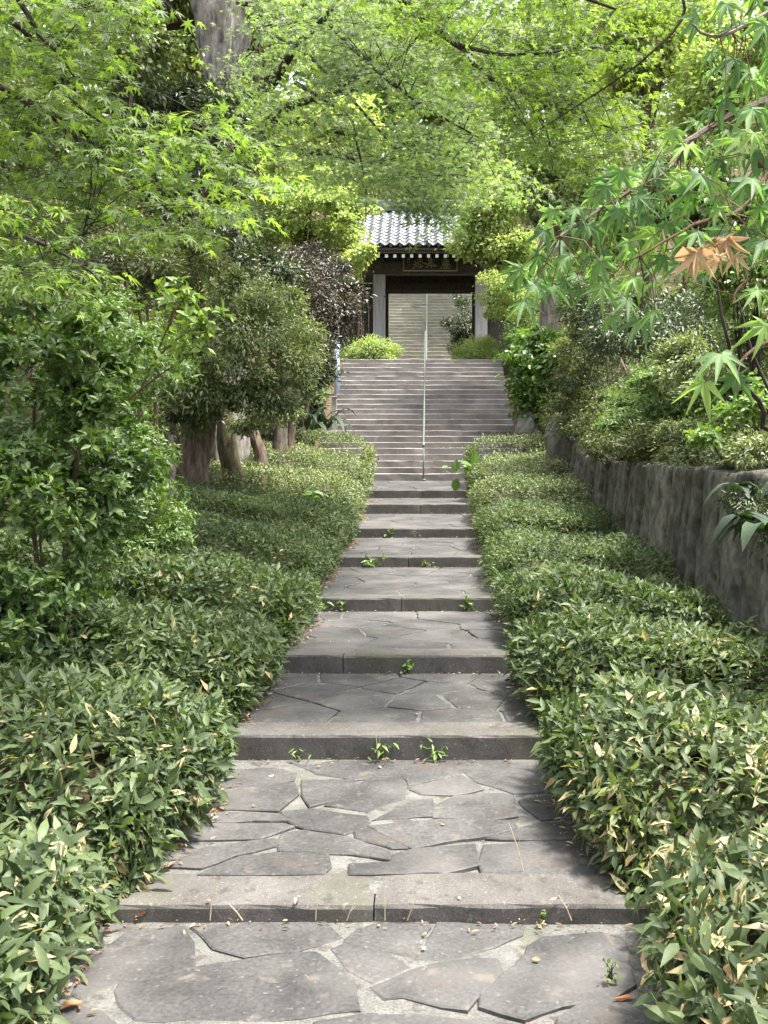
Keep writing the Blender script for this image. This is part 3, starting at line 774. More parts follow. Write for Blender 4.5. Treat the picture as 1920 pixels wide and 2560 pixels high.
for ci, ch in enumerate(CH):
    mb = MB()
    for st_ in ch:
        P_ = [((x-820)/1659*150/F*35.4*1.0+GC, 35.385, EZ+(VY-(630+y/11.06))*35.4/F) for x, y in st_]
        n_ = len(P_)
        wd = .024 if ci < 3 else .016
        rr_ = [wd*(.75+.25*math.cos(i*2.2)) for i in range(n_)]
        mb.tube(P_, rr_, 6, squash=1.0)
    mb.build('brush_character', M['gold'], pq)

# ------------------------------------------------------------------ handrails and post
def handrail(label, y0, z0, y1, z1, x, matp, matr, npost, hh=.9):
    t = thing('handrail', label, 'handrail', (x, y0, z0), 'handrails up the middle of the stairs')
    MB().tube([(x, y0, z0+hh-.12), (x, y0+.05, z0+hh), (x, y1, z1+hh), (x, y1+.35, z1+hh), (x, y1+.4, z1+hh-.12)], .021, 8).build('rail', matr, t, True)
    for i in range(npost):
        k = i/(npost-1)
        yy = y0+.02+(y1-y0)*k + (.3 if i == npost-1 else 0); zz = z0+(z1-z0)*k
        MB().tube([(x, yy, zz-.02), (x, yy, zz+hh-.02)], .019, 8).build('post', matp, t, True)
        MB().tube([(x, yy, zz-.01), (x, yy, zz+.03)], .05, 10).build('foot_collar', matp, t, True)
    return t
handrail('pale green painted handrail up the middle of the long stairs below the gate', 23.45, 1.46, 31.1, 5.11, .06, M['steel'], M['rail_g'], 5)
handrail('white handrail up the middle of the upper stairs seen through the gate', 41.0, 5.11, 51.0, 10.7, .06, M['steel'], M['steel'], 6)
pc = D(728, 735, 28.5); pb = D(728, 806, 28.5)
t = thing('metal_post', 'blue grey round metal post at the left edge of the long stairs', 'post', (pc[0], 28.5, pb[2]-.9))
MB().tube([(pc[0], 28.5, pb[2]-1.0), (pc[0], 28.5, pc[2])], .075, 14).build('pipe', M['pipe'], t, True)
MB().tube([(pc[0], 28.5, pc[2]-.02), (pc[0], 28.5, pc[2]+.05)], [.085, .05], 14).build('cap', M['pipe'], t, True)
pc2 = D(722, 868, 26.2)
t = thing('stone_post', 'short pale grey post low at the left edge of the long stairs', 'post', (pc2[0], 26.2, 2.6))
MB().box(pc2[0]-.06, pc2[0]+.06, 26.14, 26.26, 2.5, pc2[2]+.1, .015).build('shaft', M['pale_stone'], t)
MB().box(pc2[0]-.075, pc2[0]+.075, 26.125, 26.275, pc2[2]+.1, pc2[2]+.15, .015).build('cap', M['pale_stone'], t)

# ------------------------------------------------------------------ leaf objects that can be picked out one by one
def leaf_meshes(tmpl, name, mat, n=4, jit=.06):
    out = []
    for i in range(n):
        V = tmpl[0] + rng.normal(size=tmpl[0].shape)*jit*np.array([.4, .4, 1.0])
        V[0] = tmpl[0][0]
        me = bpy.data.meshes.new(name)
        me.from_pydata([tuple(v) for v in V], [], [tuple(int(q) for q in f) for f in tmpl[1]]); me.update()
        me.materials.append(mat); out.append(me)
    return out
def leaf_objects(meshes, pos, d, n, size, parent, name='leaf'):
    y = nrm(d); x = nrm(np.cross(y, n)); z = np.cross(x, y)
    size = np.broadcast_to(np.asarray(size, float), (len(pos),))
    o0 = np.array(parent.location)
    for i in range(len(pos)):
        o = bpy.data.objects.new(name, meshes[i % len(meshes)])
        COL.objects.link(o); o.parent = parent
        m = Matrix.Identity(4); s = size[i]
        for r_ in range(3):
            m[r_][0] = x[i, r_]*s; m[r_][1] = y[i, r_]*s; m[r_][2] = z[i, r_]*s; m[r_][3] = pos[i, r_]-o0[r_]
        o.matrix_local = m
M['sasa_o'] = leaf_mat('bamboo_grass_leaf_single', [(0,(.02,.033,.014)),(.4,(.055,.08,.034)),(.75,(.095,.128,.053)),(.86,(.165,.2,.085)),(.9,(.36,.25,.14)),(1,(.46,.34,.2))], .5, .25, (1.3,1.5,.6), src='obj', spec=.3)

TRI4 = (np.array([(0,0,0),(.15,.42,.04),(0,1,-.24),(-.15,.42,.04),(0,.5,-.03)]), np.array([(0,1,4),(1,2,4),(2,3,4),(3,0,4)]))
TRIW = (np.array([(0,0,0),(.17,.45,.04),(0,1,-.14),(-.17,.45,.04)]), np.array([(0,1,2),(0,2,3)]))
# ------------------------------------------------------------------ bamboo grass hedges along the path
SE = [-3.0] + [s[0] for s in STEPS] + [23.2]
def seg_u(Y):
    u = np.zeros_like(Y)
    for a, b in zip(SE[:-1], SE[1:]):
        u = np.where((Y >= a) & (Y < b), (Y-a)/(b-a), u)
    return u
def hedge_h(Y):
    """height over the terrace: every terrace has its own clipped mound, rounded to the front"""
    h = np.zeros_like(Y)
    for a, b in zip(SE[:-1], SE[1:]):
        q = Y-a; m = (Y >= a) & (Y < b); e = b-Y
        h = np.where(m, .06 + .50*(1-np.clip(1-(q-.03)/.42, 0, 1)**2.2) - .26*np.clip(1-e/.5, 0, 1)**1.6, h)
    return h*np.interp(Y, [12, 16, 19, 21.5], [1, 1.25, 1.5, 1.95])
def edge_x(Y, s):
    Y = np.asarray(Y, float)
    w = np.interp(Y, [0, 4, 8, 12, 18, 22], [.93, .95, .87, .92, 1.04, 1.1])
    u = seg_u(Y)
    return w - .03 + .2*(1-np.sin(np.pi*np.clip(u, 0, 1))**.6) + .06*fbm(Y*1.1, Y*0+s*7.7, o=3, seed=6)
def hedge_points(side, n, y0, y1):
    Y = rng.uniform(y0, y1, n)
    # the mounds' rounded fronts get their own share
    fr_ = rng.random(n) < .26
    fa = np.array([a for a in SE[1:-1] if y0-.3 <= a <= y1])
    if len(fa): Y = np.where(fr_, fa[rng.integers(0, len(fa), n)] + .02 + .3*rng.random(n)**1.3, Y)
    e = edge_x(Y, side)
    outer = wallx(Y)+.2 if side > 0 else np.interp(Y, [0, 6, 12, 18, 22], [2.9, 3.3, 3.9, 3.6, 3.0])
    wv = .14*vnoise(Y*0+side*9, (Y*0)+np.floor(Y), seed=3)
    lat = .22*fbm(rng.uniform(0, .001, n)+Y*0+e*0, Y*.5, o=2, seed=91)
    H = hedge_h(Y) + .04*fbm(Y*1.7, e*0+side*3, o=3, seed=17)
    wd = outer-e; fr = H/(H+wd)
    isf = (rng.random(n) < fr*1.2)
    t = rng.random(n); dx = t*wd
    # the mound boundaries wander sideways
    Yw = Y + .22*vnoise(dx*1.3+side*4, Y*.35, seed=29)*np.clip(dx/.4, 0, 1)
    H = np.where(isf, H, hedge_h(Yw) + .05*fbm(Yw*1.4, dx*1.4, o=3, seed=17))
    round_ = 1 - np.clip(1-dx/.34, 0, 1)**2*.42
    mound = .045*fbm(Y*2.1, dx*2.1+side*5, o=3, seed=23) - (.2*np.clip((dx-.3)/.9, 0, 1)*np.interp(Y, [3, 12, 16], [1, .6, 0]) if side > 0 else 0)
    ground_rise = np.where(side < 0, .13*np.clip(e+dx-1.3, 0, 3), 0)
    jit = np.abs(rng.normal(size=n))*.045
    zp = pz(np.where(isf, Y, Yw)+.28)
    top_h = np.maximum(H*round_ + mound, .13)
    zt = zp + ground_rise + np.where(fr_, top_h*(.25+.75*rng.random(n)**.6), top_h*np.where(rng.random(n) < .22, rng.uniform(.4, .95, n), 1.0)) - jit
    th = .24 + .76*rng.random(n)**.8
    bulge = .13*np.sin(np.pi*np.clip(th*.85, 0, 1)) + .03*rng.normal(size=n) - .05
    xf = e - bulge + .03 + np.abs(rng.normal(size=n))*.04
    zf = pz(Y) + np.maximum(H, .25)*.84*th
    X = np.where(isf, xf, e+dx); Z = np.where(isf, zf, zt)
    out = np.where(isf, -(.9-.5*th), -np.clip(1-dx/.3, 0, 1)*.6)
    ax = np.stack([out*side, np.where(fr_ & ~isf, -.8, -.12), 1.0-.35*isf-.3*fr_], -1)
    return np.stack([X*side, Y, Z], -1), nrm(ax + rng.normal(size=(n, 3))*.3), isf
def clusters(p, ax, m, size, spread=.05, a0=25, a1=80):
    n = len(p); P_ = np.repeat(p, m, 0); A = np.repeat(ax, m, 0)
    r_ = rng.normal(size=(n*m, 3)); r_ = nrm(r_ - A*np.sum(r_*A, -1, keepdims=True))
    an = np.radians(rng.uniform(a0, a1, n*m))[:, None]
    d = A*np.cos(an)+r_*np.sin(an) - np.array((0, 0, .15))
    nn = A*np.sin(an)-r_*np.cos(an)+rng.normal(size=(n*m, 3))*.25
    P_ = P_ + rng.normal(size=P_.shape)*spread*.4 + np.array((0, 0, -1))*rng.random((n*m, 1))*spread
    s = size*rng.uniform(.45, 1.25, n*m)
    return P_, nrm(d), nn, s
sasa_me = leaf_meshes(LANCE, 'bamboo_leaf', M['sasa_o'], 6, .03)
for side, lab in ((-1, 'low clipped hedge of green bamboo grass running up the left side of the paved path'),
                  (1, 'low bamboo grass hedge with straw edged leaves between the path and the stone wall')):
    t = thing('bamboo_grass_hedge', lab, 'hedge', (side*1.5, 8.0, .3), 'hedges along the path')
    wid = 1.7 if side > 0 else 2.9
    # near part
    p, ax, isf = hedge_points(side, int(wid*6.6*700), 1.4, 8.0)
    P_, d_, n_, s_ = clusters(p, ax, 5, .088, .06)
    dry = rng.random(len(P_)); dry = np.where(dry > (.86 if side > 0 else .94), .62, .12)*np.clip(1.25-P_[:, 1]*.05, .8, 1.2)
    tn = np.clip(tints(P_, 3, 2.0, .35)*.93, 0, 1)
    k = np.interp(P_[:, 1], [1.4, 3.5, 8], [.03, .02, .008])*(1.7 if side > 0 else .8)
    tn = np.where(rng.random(len(P_)) < k, .93+.07*rng.random(len(P_)), np.minimum(tn, .9))
    # the leaves that show largest: single objects
    order = np.argsort(P_[:, 1] + 9*(P_[:, 1] < 2.45) + 3*(P_[:, 2] < .3))
    pick = order[:285]; rest = np.setdiff1d(np.arange(len(P_)), pick)
    leaf_objects(sasa_me, P_[pick], d_[pick], n_[pick], s_[pick]*1.08, t)
    nr = rest[P_[rest, 1] < 4.5]; fr2 = rest[P_[rest, 1] >= 4.5]
    scatter('foliage', LANCE, P_[nr], d_[nr], n_[nr], s_[nr], tn[nr], M['sasa'], t, dry[nr])
    scatter('near_middle_foliage', TRIW, P_[fr2], d_[fr2], n_[fr2], s_[fr2], tn[fr2], M['sasa'], t)
    # middle and far part
    p, ax, isf = hedge_points(side, int(wid*7.5*850), 8.0, 15.2)
    P_, d_, n_, s_ = clusters(p, ax, 4, .06, .05)
    tn = np.minimum(tints(P_, 3, 2.0, .4), .9); tn = np.where(rng.random(len(tn)) < .006, .95, tn)
    scatter('middle_foliage', TRIW, P_, d_, n_, s_, tn, M['sasa'], t)
    p, ax, isf = hedge_points(side, int(wid*8.5*760), 15.0, 23.0)
    P_, d_, n_, s_ = clusters(p, ax, 4, .055, .05)
    scatter('far_foliage', TRIW, P_, d_, n_, s_, tints(P_, 5, 2.5, .45), M['hedge'], t)
    # straw-coloured canes that show at the foot
    mb = MB()
    for i in range(900):
        y = random.uniform(2.2, 9); x = float(edge_x(np.array([y]), side)[0]) + random.uniform(-.02, .14)
        z0 = float(pz(y))-.01; hh = random.uniform(.12, .3); lx, ly = random.uniform(-.04, .04), random.uniform(-.04, .04)
        mb.tube([(side*x, y, z0), (side*x+lx, y+ly, z0+hh)], [.0022, .0016], 3, cap=False)
    o = mb.build('canes', M['stem'], t); o['kind'] = 'stuff'

# leaf litter under the hedge edges and on the bank above the wall
def litter(name, n, fn, size, mat, label=None):
    p = fn(n); nn = nrm(np.stack([rng.normal(size=n)*.35, rng.normal(size=n)*.35, np.ones(n)], -1)); d = rdir(n); d[:, 2] *= .15
    o = scatter(name, OVALN, p, nrm(d), nn, size*rng.uniform(.5, 1.2, n), rng.random(n), mat, None)
    tag(o, label, 'leaf litter', None, 'stuff'); return o
M['litter'] = leaf_mat('leaf_litter', [(0,(.09,.05,.025)),(.4,(.18,.1,.05)),(.75,(.3,.19,.1)),(1,(.5,.38,.22))], .7, .15, (1,1,1))
def f_edge(n):
    Y = rng.uniform(1.8, 20, n); s = np.where(rng.random(n) < .5, -1, 1)
    X = s*(np.where(s > 0, edge_x(Y, 1), edge_x(Y, -1)) - .03 + np.abs(rng.normal(size=n))*.05*np.where(rng.random(n) < .5, 1, -1))
    return np.stack([X, Y, bed_z(Y)+.004+.012*rng.random(n)], -1)
litter('leaf_litter', 4200, f_edge, .04, M['litter'], 'brown and straw coloured dead leaves lying along the foot of both hedges')
def f_bank(n):
    Y = rng.uniform(2, 19.5, n); X = wallx(Y)+.15+rng.random(n)**1.5*1.6
    return np.stack([X, Y, ground(X, Y)+.01+.02*rng.random(n)], -1)
litter('bank_litter', 9000, f_bank, .07, M['litter'], 'reddish brown fallen leaves on the soil bank above the stone wall')
def f_crack(n):
    k = rng.integers(0, 8, n); Y = np.array([s[0] for s in STEPS])[k] - .02-np.abs(rng.normal(size=n))*.04
    X = rng.uniform(-1, 1, n); return np.stack([X, Y, np.array([s[1] for s in STEPS])[k]+.004+.01*rng.random(n)], -1)
litter('step_litter', 420, f_crack, .028, M['litter'], 'crumbs of dead leaves gathered at the foot of the path steps')

# undergrowth on the slopes
def f_under(n, side):
    Y = rng.uniform(7 if side < 0 else 9, 60, n)
    X = side*((3.0 if side < 0 else 3.3) + rng.random(n)**1.2*16) + 0
    X = np.where(Y > 21, side*(2.7+rng.random(n)**1.5*14), X)
    X = np.where((Y > 40) & (Y < 58), side*np.maximum(np.abs(X), 3.0), X)
    return np.stack([X, Y, ground(X, Y) + .1 + .35*rng.random(n)**1.5], -1)
for side, lab in ((-1, 'dense low undergrowth covering the slope on the left'), (1, 'dense low undergrowth covering the slope on the right')):
    n = 36000; p = f_under(n, side); nn = nrm(rng.normal(size=(n, 3))*.5+np.array((0, -.4, .9))); d = nrm(rdir(n)+np.array((0, -.3, -.2)))
    o = scatter('undergrowth', FAR, p, d, nn, (.2*rng.uniform(.6, 1.3, n)), tints(p, 8, .6, .5), M['far_dark'], None)
    tag(o, lab, 'undergrowth', None, 'stuff')

# ------------------------------------------------------------------ shrubs and trees made of leaf clumps
def trunk_mesh(mb, pts, rad, n=10, wob=.0):
    q = []
    rr_ = []
    P_ = [Vector(p) for p in pts]
    for i in range(len(P_)-1):
        for j in range(4):
            t = j/4
            p0 = P_[max(i-1, 0)]; p1 = P_[i]; p2 = P_[i+1]; p3 = P_[min(i+2, len(P_)-1)]
            v = .5*((2*p1)+(-p0+p2)*t+(2*p0-5*p1+4*p2-p3)*t*t+(-p0+3*p1-3*p2+p3)*t**3)
            q.append(v+Vector((random.uniform(-1, 1), random.uniform(-1, 1), 0))*wob); rr_.append(rad[i]+(rad[i+1]-rad[i])*t)
    q.append(P_[-1]); rr_.append(rad[-1])
    mb.tube(q, rr_, n)
    return q
def rough_trunk(name, pts, rad, mat, parent, n=28, amp=.10, step=.12, fv=9.0):
    """a trunk with ridged bark as real relief"""
    P_ = [Vector(p) for p in pts]; cen = []; rr_ = []
    for i in range(len(P_)-1):
        L_ = (P_[i+1]-P_[i]).length; k = max(2, int(L_/step))
        for j in range(k):
            t = j/k; p0 = P_[max(i-1, 0)]; p1 = P_[i]; p2 = P_[i+1]; p3 = P_[min(i+2, len(P_)-1)]
            cen.append(.5*((2*p1)+(-p0+p2)*t+(2*p0-5*p1+4*p2-p3)*t*t+(-p0+3*p1-3*p2+p3)*t**3)); rr_.append(rad[i]+(rad[i+1]-rad[i])*t)
    cen.append(P_[-1]); rr_.append(rad[-1])
    C = np.array([tuple(c) for c in cen]); rr_ = np.array(rr_); m = len(C)
    th = np.linspace(0, 2*np.pi, n, endpoint=False)
    A, I = np.meshgrid(th, np.arange(m))
    cx, cy = np.cos(A), np.sin(A); z = C[:, 2][:, None]+0*A
    lump = 1 + amp*1.6*fbm(cx*1.1+7, cy*1.1, z*.9, 3, 41) + amp*(np.abs(vnoise(cx*fv*.6, cy*fv*.6, z*.9, 52))-.4)
    X = C[:, 0][:, None]+cx*rr_[:, None]*lump; Y = C[:, 1][:, None]+cy*rr_[:, None]*lump
    V = np.stack([X, Y, z], -1).reshape(-1, 3)
    q = (np.arange(m-1)[:, None]*n+np.arange(n)[None]); q2 = (np.arange(m-1)[:, None]*n+(np.arange(n)+1)[None] % n)
    Fc = np.stack([q, q2, q2+n, q+n], -1).reshape(-1, 4)
    return mesh_np(name, V, Fc, mat, parent, smooth=True)

def bush(name, label, cat, blobs, n, size, tmpl, mat, group=None, sub=.35, droop=.25, up=.6, stems=3, seed=0, f=1.2, w=.5, bark='twig', rosette=0, tmin=0.0, tmax=1.0, singles=0, sm_=None, rag=.24):
    B = np.array(blobs, float)
    cx, cy = B[:, 0].mean(), B[:, 1].mean(); gz = float(ground(cx, cy))
    t = thing(name, label, cat, (cx, cy, gz), group)
    if rosette:
        p, d, nn = blob_leaves(blobs, n//rosette, sub, up, droop)
        ax = nrm(d*.5+nn*.6+np.array((0, 0, .35)))
        p, d, nn, s = clusters(p, ax, rosette, size, size*.15, 40, 85)
    else:
        p, d, nn = blob_leaves(blobs, n, sub, up, droop, .3, rag); s = size*rng.uniform(.65, 1.2, len(p))
    tn = tmin+(tmax-tmin)*tints(p, seed, f, w)
    if cy > (11.5 if tmpl is OVAL else 7.4) and len(tmpl[1]) > 2: tmpl = TRIW if tmpl is OVALN else FAR
    if singles:
        vis = p[:, 1] + .5*rng.random(len(p)) + 9*(p[:, 0] < EX-(VX+10)*p[:, 1]/F)
        pick = np.argsort(vis)[:singles]
        leaf_objects(leaf_meshes(tmpl, 'bush_leaf', sm_, 5, .03), p[pick], d[pick], nn[pick], s[pick], t)
        k = np.setdiff1d(np.arange(len(p)), pick); p, d, nn, s, tn = p[k], d[k], nn[k], s[k], tn[k]
    scatter('foliage', tmpl, p, d, nn, s, tn, mat, t)
    if stems:
        mb = MB()
        for i in range(stems):
            b = B[i % len(B)]; a = Vector((cx+random.uniform(-.12, .12), cy+random.uniform(-.1, .1), gz-.05))
            e = Vector((b[0]+random.uniform(-.3, .3)*b[3], b[1]+random.uniform(-.3, .3)*b[4], b[2]+.3*b[5]))
            mid = (a+e)/2+Vector((random.uniform(-.15, .15), 0, .1))
            r0 = max(.008, .005*(e-a).length+.005)
            q = trunk_mesh(mb, [a, mid, e], [r0*1.6, r0, r0*.4], 6)
            for j in range(7):
                s0 = q[random.randrange(3, len(q))]; dv = Vector(rdir(1)[0])*random.uniform(.3, .8)*min(b[3], b[5]); dv.z = abs(dv.z)*.6
                mb.tube([s0, s0+dv*.5+Vector((0, 0, .03)), s0+dv], [r0*.4, r0*.28, r0*.12], 4, cap=False)
        o = mb.build('stems', M[bark], t); o['kind'] = 'stuff'
    return t

def tree(name, label, blobs, n, size, tmpl, mat, rad, bark='bark', group=None, base=None, **kw):
    B = np.array(blobs, float)
    cx, cy = (B[:, 0].mean(), B[:, 1].mean()) if base is None else base
    gz = float(ground(cx, cy)); t = thing(name, label, 'tree', (cx, cy, gz), group)
    top = B[:, 2].max(); c = Vector((B[:, 0].mean(), B[:, 1].mean(), B[:, 2].mean()))
    rough_trunk('trunk', [(cx, cy, gz-.2), (cx+(c.x-cx)*.25, cy, gz+(c.z-gz)*.4), (c.x, c.y, c.z), (c.x+.2, c.y, c.z+(top-c.z)*.7+.3)], [rad*1.25, rad, rad*.7, rad*.25], M[bark], t, 14, .1, .35)
    mb = MB()
    for b in B:
        for k in range(4):
            s0 = Vector((cx+(c.x-cx)*.7, cy+(c.y-cy)*.7, gz+(c.z-gz)*random.uniform(.6, 1.0)))
            e = Vector((b[0]+random.uniform(-.7, .7)*b[3], b[1]+random.uniform(-.6, .6)*b[4], b[2]+random.uniform(-.3, .6)*b[5]))
            mid = (s0+e)/2+Vector((0, 0, -.08*(e-s0).length))
            trunk_mesh(mb, [s0, mid, e], [rad*.4, rad*.25, rad*.06], 5)
    o = mb.build('limbs', M[bark], t); o['kind'] = 'stuff'
    p, d, nn = blob_leaves(blobs, n, kw.get('sub', .5), kw.get('up', .6), kw.get('droop', .25), kw.get('shell', .4))
    scatter('crown', tmpl, p, d, nn, size*rng.uniform(.65, 1.25, len(p)), tints(p, kw.get('seed', 0), kw.get('f', .8), kw.get('w', .5)), mat, t)
    return t

M['azalea_o'] = leaf_mat('azalea_leaf_single', [(0,(.03,.06,.018)),(.5,(.085,.145,.04)),(.85,(.17,.25,.065)),(1,(.28,.38,.1))], .42, .3, (1.5,1.7,.5), src='obj', spec=.6)
# left side, near to far
bush('azalea_bush', 'big glossy green azalea bush at the left edge, before the leaning trunk', 'bush',
     [PB(85, 1180, 6.4, 185, 270, .7), PB(20, 1320, 6.0, 160, 130, .6), PB(140, 1340, 6.3, 110, 90, .5), PB(60, 880, 6.5, 190, 210, .7), PB(190, 760, 6.5, 130, 120, .5), PB(230, 980, 6.6, 90, 160, .5), PB(20, 700, 6.8, 120, 110, .5)],
     34000, .064, OVAL, M['azalea'], sub=.17, rosette=6, stems=5, seed=2, f=1.8, w=.55, singles=280, sm_=M['azalea_o'])
# its long bright shoots reaching right
def shoots(name, label, cat, lines, mat, size, per, bark='red_twig', tmpl=OVAL, rad=.008):
    c0 = lines[0][0]; p0 = D(*c0); t = thing(name, label, cat, (p0[0], p0[1], float(ground(p0[0], p0[1]))))
    mb = MB(); P_, A_ = [], []
    for ln in lines:
        pts = [Vector(D(*q)) for q in ln]; q = trunk_mesh(mb, pts, list(np.linspace(rad, rad*.35, len(pts))), 5)
        for k in range(per):
            i = random.randrange(len(q)//3, len(q)); s0 = q[i]
            dv = Vector((random.uniform(-1, 1), random.uniform(-.7, .5), random.uniform(-.1, 1)))*random.uniform(.05, .2)
            if k > per*.75: s0 = q[-1]; dv *= .3
            mb.tube([s0, s0+dv], [rad*.3, rad*.2], 4, cap=False); P_.append(s0+dv); A_.append(dv.normalized()+Vector((.3, -.1, .4)))
    P_ = np.array([tuple(v) for v in P_]); A_ = nrm(np.array([tuple(v) for v in A_]))
    p, d, n_, s = clusters(P_, A_, 7, size, size*.2, 35, 85)
    o = mb.build('stems', M[bark], t); o['kind'] = 'stuff'
    scatter('foliage', tmpl, p, d, n_, s, np.clip(.55+.5*rng.random(len(p)), 0, 1), mat, t)
    return t
shoots('azalea_shoot', 'long bright green leafy shoots reaching right from the top of the azalea bush', 'bush',
       [[(300, 850, 6.3), (340, 760, 6.2), (370, 690, 6.1), (400, 640, 6.05)], [(280, 860, 6.3), (360, 800, 6.1), (430, 755, 6.0)],
        [(330, 780, 6.2), (400, 720, 6.0), (440, 715, 5.95)], [(200, 800, 6.4), (180, 700, 6.3), (130, 620, 6.25)], [(120, 760, 6.4), (60, 660, 6.3), (40, 620, 6.3)]],
       M['azalea'], .085, 15)
bush('small_leaf_bush', 'light green small leaved bush between the azalea and the leaning trunk', 'bush',
     [PB(300, 1150, 8.3, 100, 170, .5), PB(290, 960, 8.6, 80, 110, .5), PB(385, 1140, 8.5, 55, 60, .35), PB(330, 780, 9, 90, 110, .5), PB(240, 700, 9, 90, 90, .5), PB(330, 1250, 8, 70, 60, .4), PB(330, 1020, 9.5, 70, 80, .4)], 22000, .055, OVALN, M['azalea'], sub=.22, rosette=5, stems=4, seed=5, tmin=.2)
bush('evergreen_bush', 'mid green small leaved evergreen hanging over the leaning trunks on the left', 'bush',
     [PB(540, 700, 14.2, 110, 90, 1.0), PB(500, 800, 14.2, 90, 70, .8), PB(630, 790, 14.8, 60, 70, .8), PB(590, 850, 14.4, 70, 45, .6), PB(660, 720, 15, 45, 45, .6), PB(600, 640, 14.8, 60, 50, .7), PB(530, 905, 15.6, 45, 40, .4), PB(450, 880, 14.6, 50, 28, .5), PB(590, 893, 15.8, 65, 26, .5), PB(400, 900, 14.6, 45, 60, .5), PB(420, 830, 14.2, 80, 70, .7), PB(470, 640, 14.6, 110, 80, .8), PB(360, 760, 14, 90, 110, .8), PB(550, 850, 14.4, 110, 50, .7)], 32000, .085, OVALN, M['camellia'], sub=.3, stems=0, seed=6)
bush('olive_bush', 'brownish olive bush behind the azalea and below the maple leaves', 'bush',
     [PB(280, 600, 10.5, 150, 90, .8), PB(190, 520, 10.8, 170, 100, .8), PB(400, 560, 11.5, 90, 90, .7)], 14000, .075, OVALN, M['olive'], sub=.3, stems=5, seed=7)
bush('dark_evergreen', 'dark green dense evergreen above the leaning trunks, left of the maroon bush', 'bush',
     [PB(540, 560, 19, 130, 120, 1.4), PB(440, 460, 19, 120, 110, 1.4), PB(560, 660, 19, 100, 90, 1.2)], 20000, .12, OVALN, M['dark_green'], sub=.45, stems=4, seed=8)
bush('maroon_bush', 'dark maroon leaved bush left of the gate and the top of the stairs', 'bush',
     [PB(685, 640, 24, 105, 115, 1.5), PB(600, 690, 22, 70, 80, 1.0), PB(670, 760, 21, 60, 60, .9), PB(620, 590, 20.5, 90, 60, .9), PB(625, 600, 24.4, 80, 80, 1.2), PB(720, 690, 24, 55, 60, 1.0)], 34000, .1, OVALN, M['maroon'], sub=.42, stems=4, seed=9, up=.3)
bush('dark_bush', 'dark green bush under the maroon bush beside the blue grey post', 'bush',
     [PB(672, 790, 24.3, 55, 75, 1.0), PB(615, 840, 22, 70, 55, .9)], 11000, .11, OVALN, M['dark_green'], sub=.35, stems=3, seed=10)
tree('yellow_green_tree', 'sunlit yellow green tree left of the gate roof', [PB(680, 470, 33, 105, 85, 2), PB(745, 540, 33, 50, 60, 1.2), PB(640, 400, 34, 110, 80, 2), PB(600, 500, 34, 70, 60, 1.5)],
     30000, .14, FAR, M['ygreen'], .14, 'bark_dark', sub=.5, seed=11)
bush('yellow_green_spray', 'bright yellow green leaves hanging in front of the left end of the gate roof', 'bush',
     [PB(765, 560, 32, 32, 34, .6), PB(790, 540, 31.5, 26, 18, .4), PB(770, 455, 33, 45, 16, .6)], 2600, .15, OVALW, M['ygreen'], sub=.3, stems=2, seed=12, tmin=.2)
bush('ivy_mass', 'dark ivy and evergreen leaves covering the big tree below its pale trunk', 'bush',
     [PB(300, 260, 16.2, 130, 110, 1.2), PB(440, 215, 16.3, 110, 65, .6), PB(180, 200, 16.5, 150, 130, 1.2), PB(420, 340, 16.4, 110, 90, .9), PB(500, 250, 16.3, 60, 60, .5), PB(475, 260, 15.9, 60, 70, .5), PB(505, 600, 15.8, 60, 80, .5), PB(460, 400, 15.9, 80, 90, .6), PB(440, 530, 16, 90, 90, .7), PB(360, 480, 16.2, 90, 90, .7)], 38000, .11, OVALN, M['dark_green'], sub=.4, stems=3, seed=13)
bush('variegated_climber', 'pale green climber in the upper left behind the maple leaves', 'bush', [PB(70, 330, 13, 130, 160, 1), PB(280, 90, 15, 100, 90, 1)], 8000, .1, OVAL, M['camellia'], sub=.35, stems=3, seed=14)

bush('shade_bush', 'dark bush filling the shade behind the azalea and the leaning maple trunk', 'bush',
     [PB(330, 860, 18, 130, 120, 1), PB(250, 760, 17, 130, 120, 1), PB(400, 720, 18, 110, 110, 1), PB(300, 960, 16.5, 120, 90, .8), PB(150, 640, 14, 160, 120, .9)], 26000, .1, OVALN, M['camellia'], sub=.36, stems=4, seed=93)
bush('stair_side_bush', 'mixed green bush filling the gap behind the pale trunks, left of the long stairs', 'bush',
     [PB(560, 880, 23, 90, 70, .8), PB(640, 880, 24.5, 60, 70, .7), PB(480, 900, 21, 80, 80, .8)], 13000, .1, OVALN, M['camellia'], sub=.34, stems=3, seed=94)
bush('bank_bush', 'olive green bush filling the bank right of the long stairs', 'bush',
     [PB(1230, 900, 22, 60, 70, .7), PB(1300, 760, 22, 110, 100, 1), PB(1260, 620, 24, 90, 90, 1)], 14000, .1, OVALN, M['olive'], sub=.34, stems=3, seed=95)

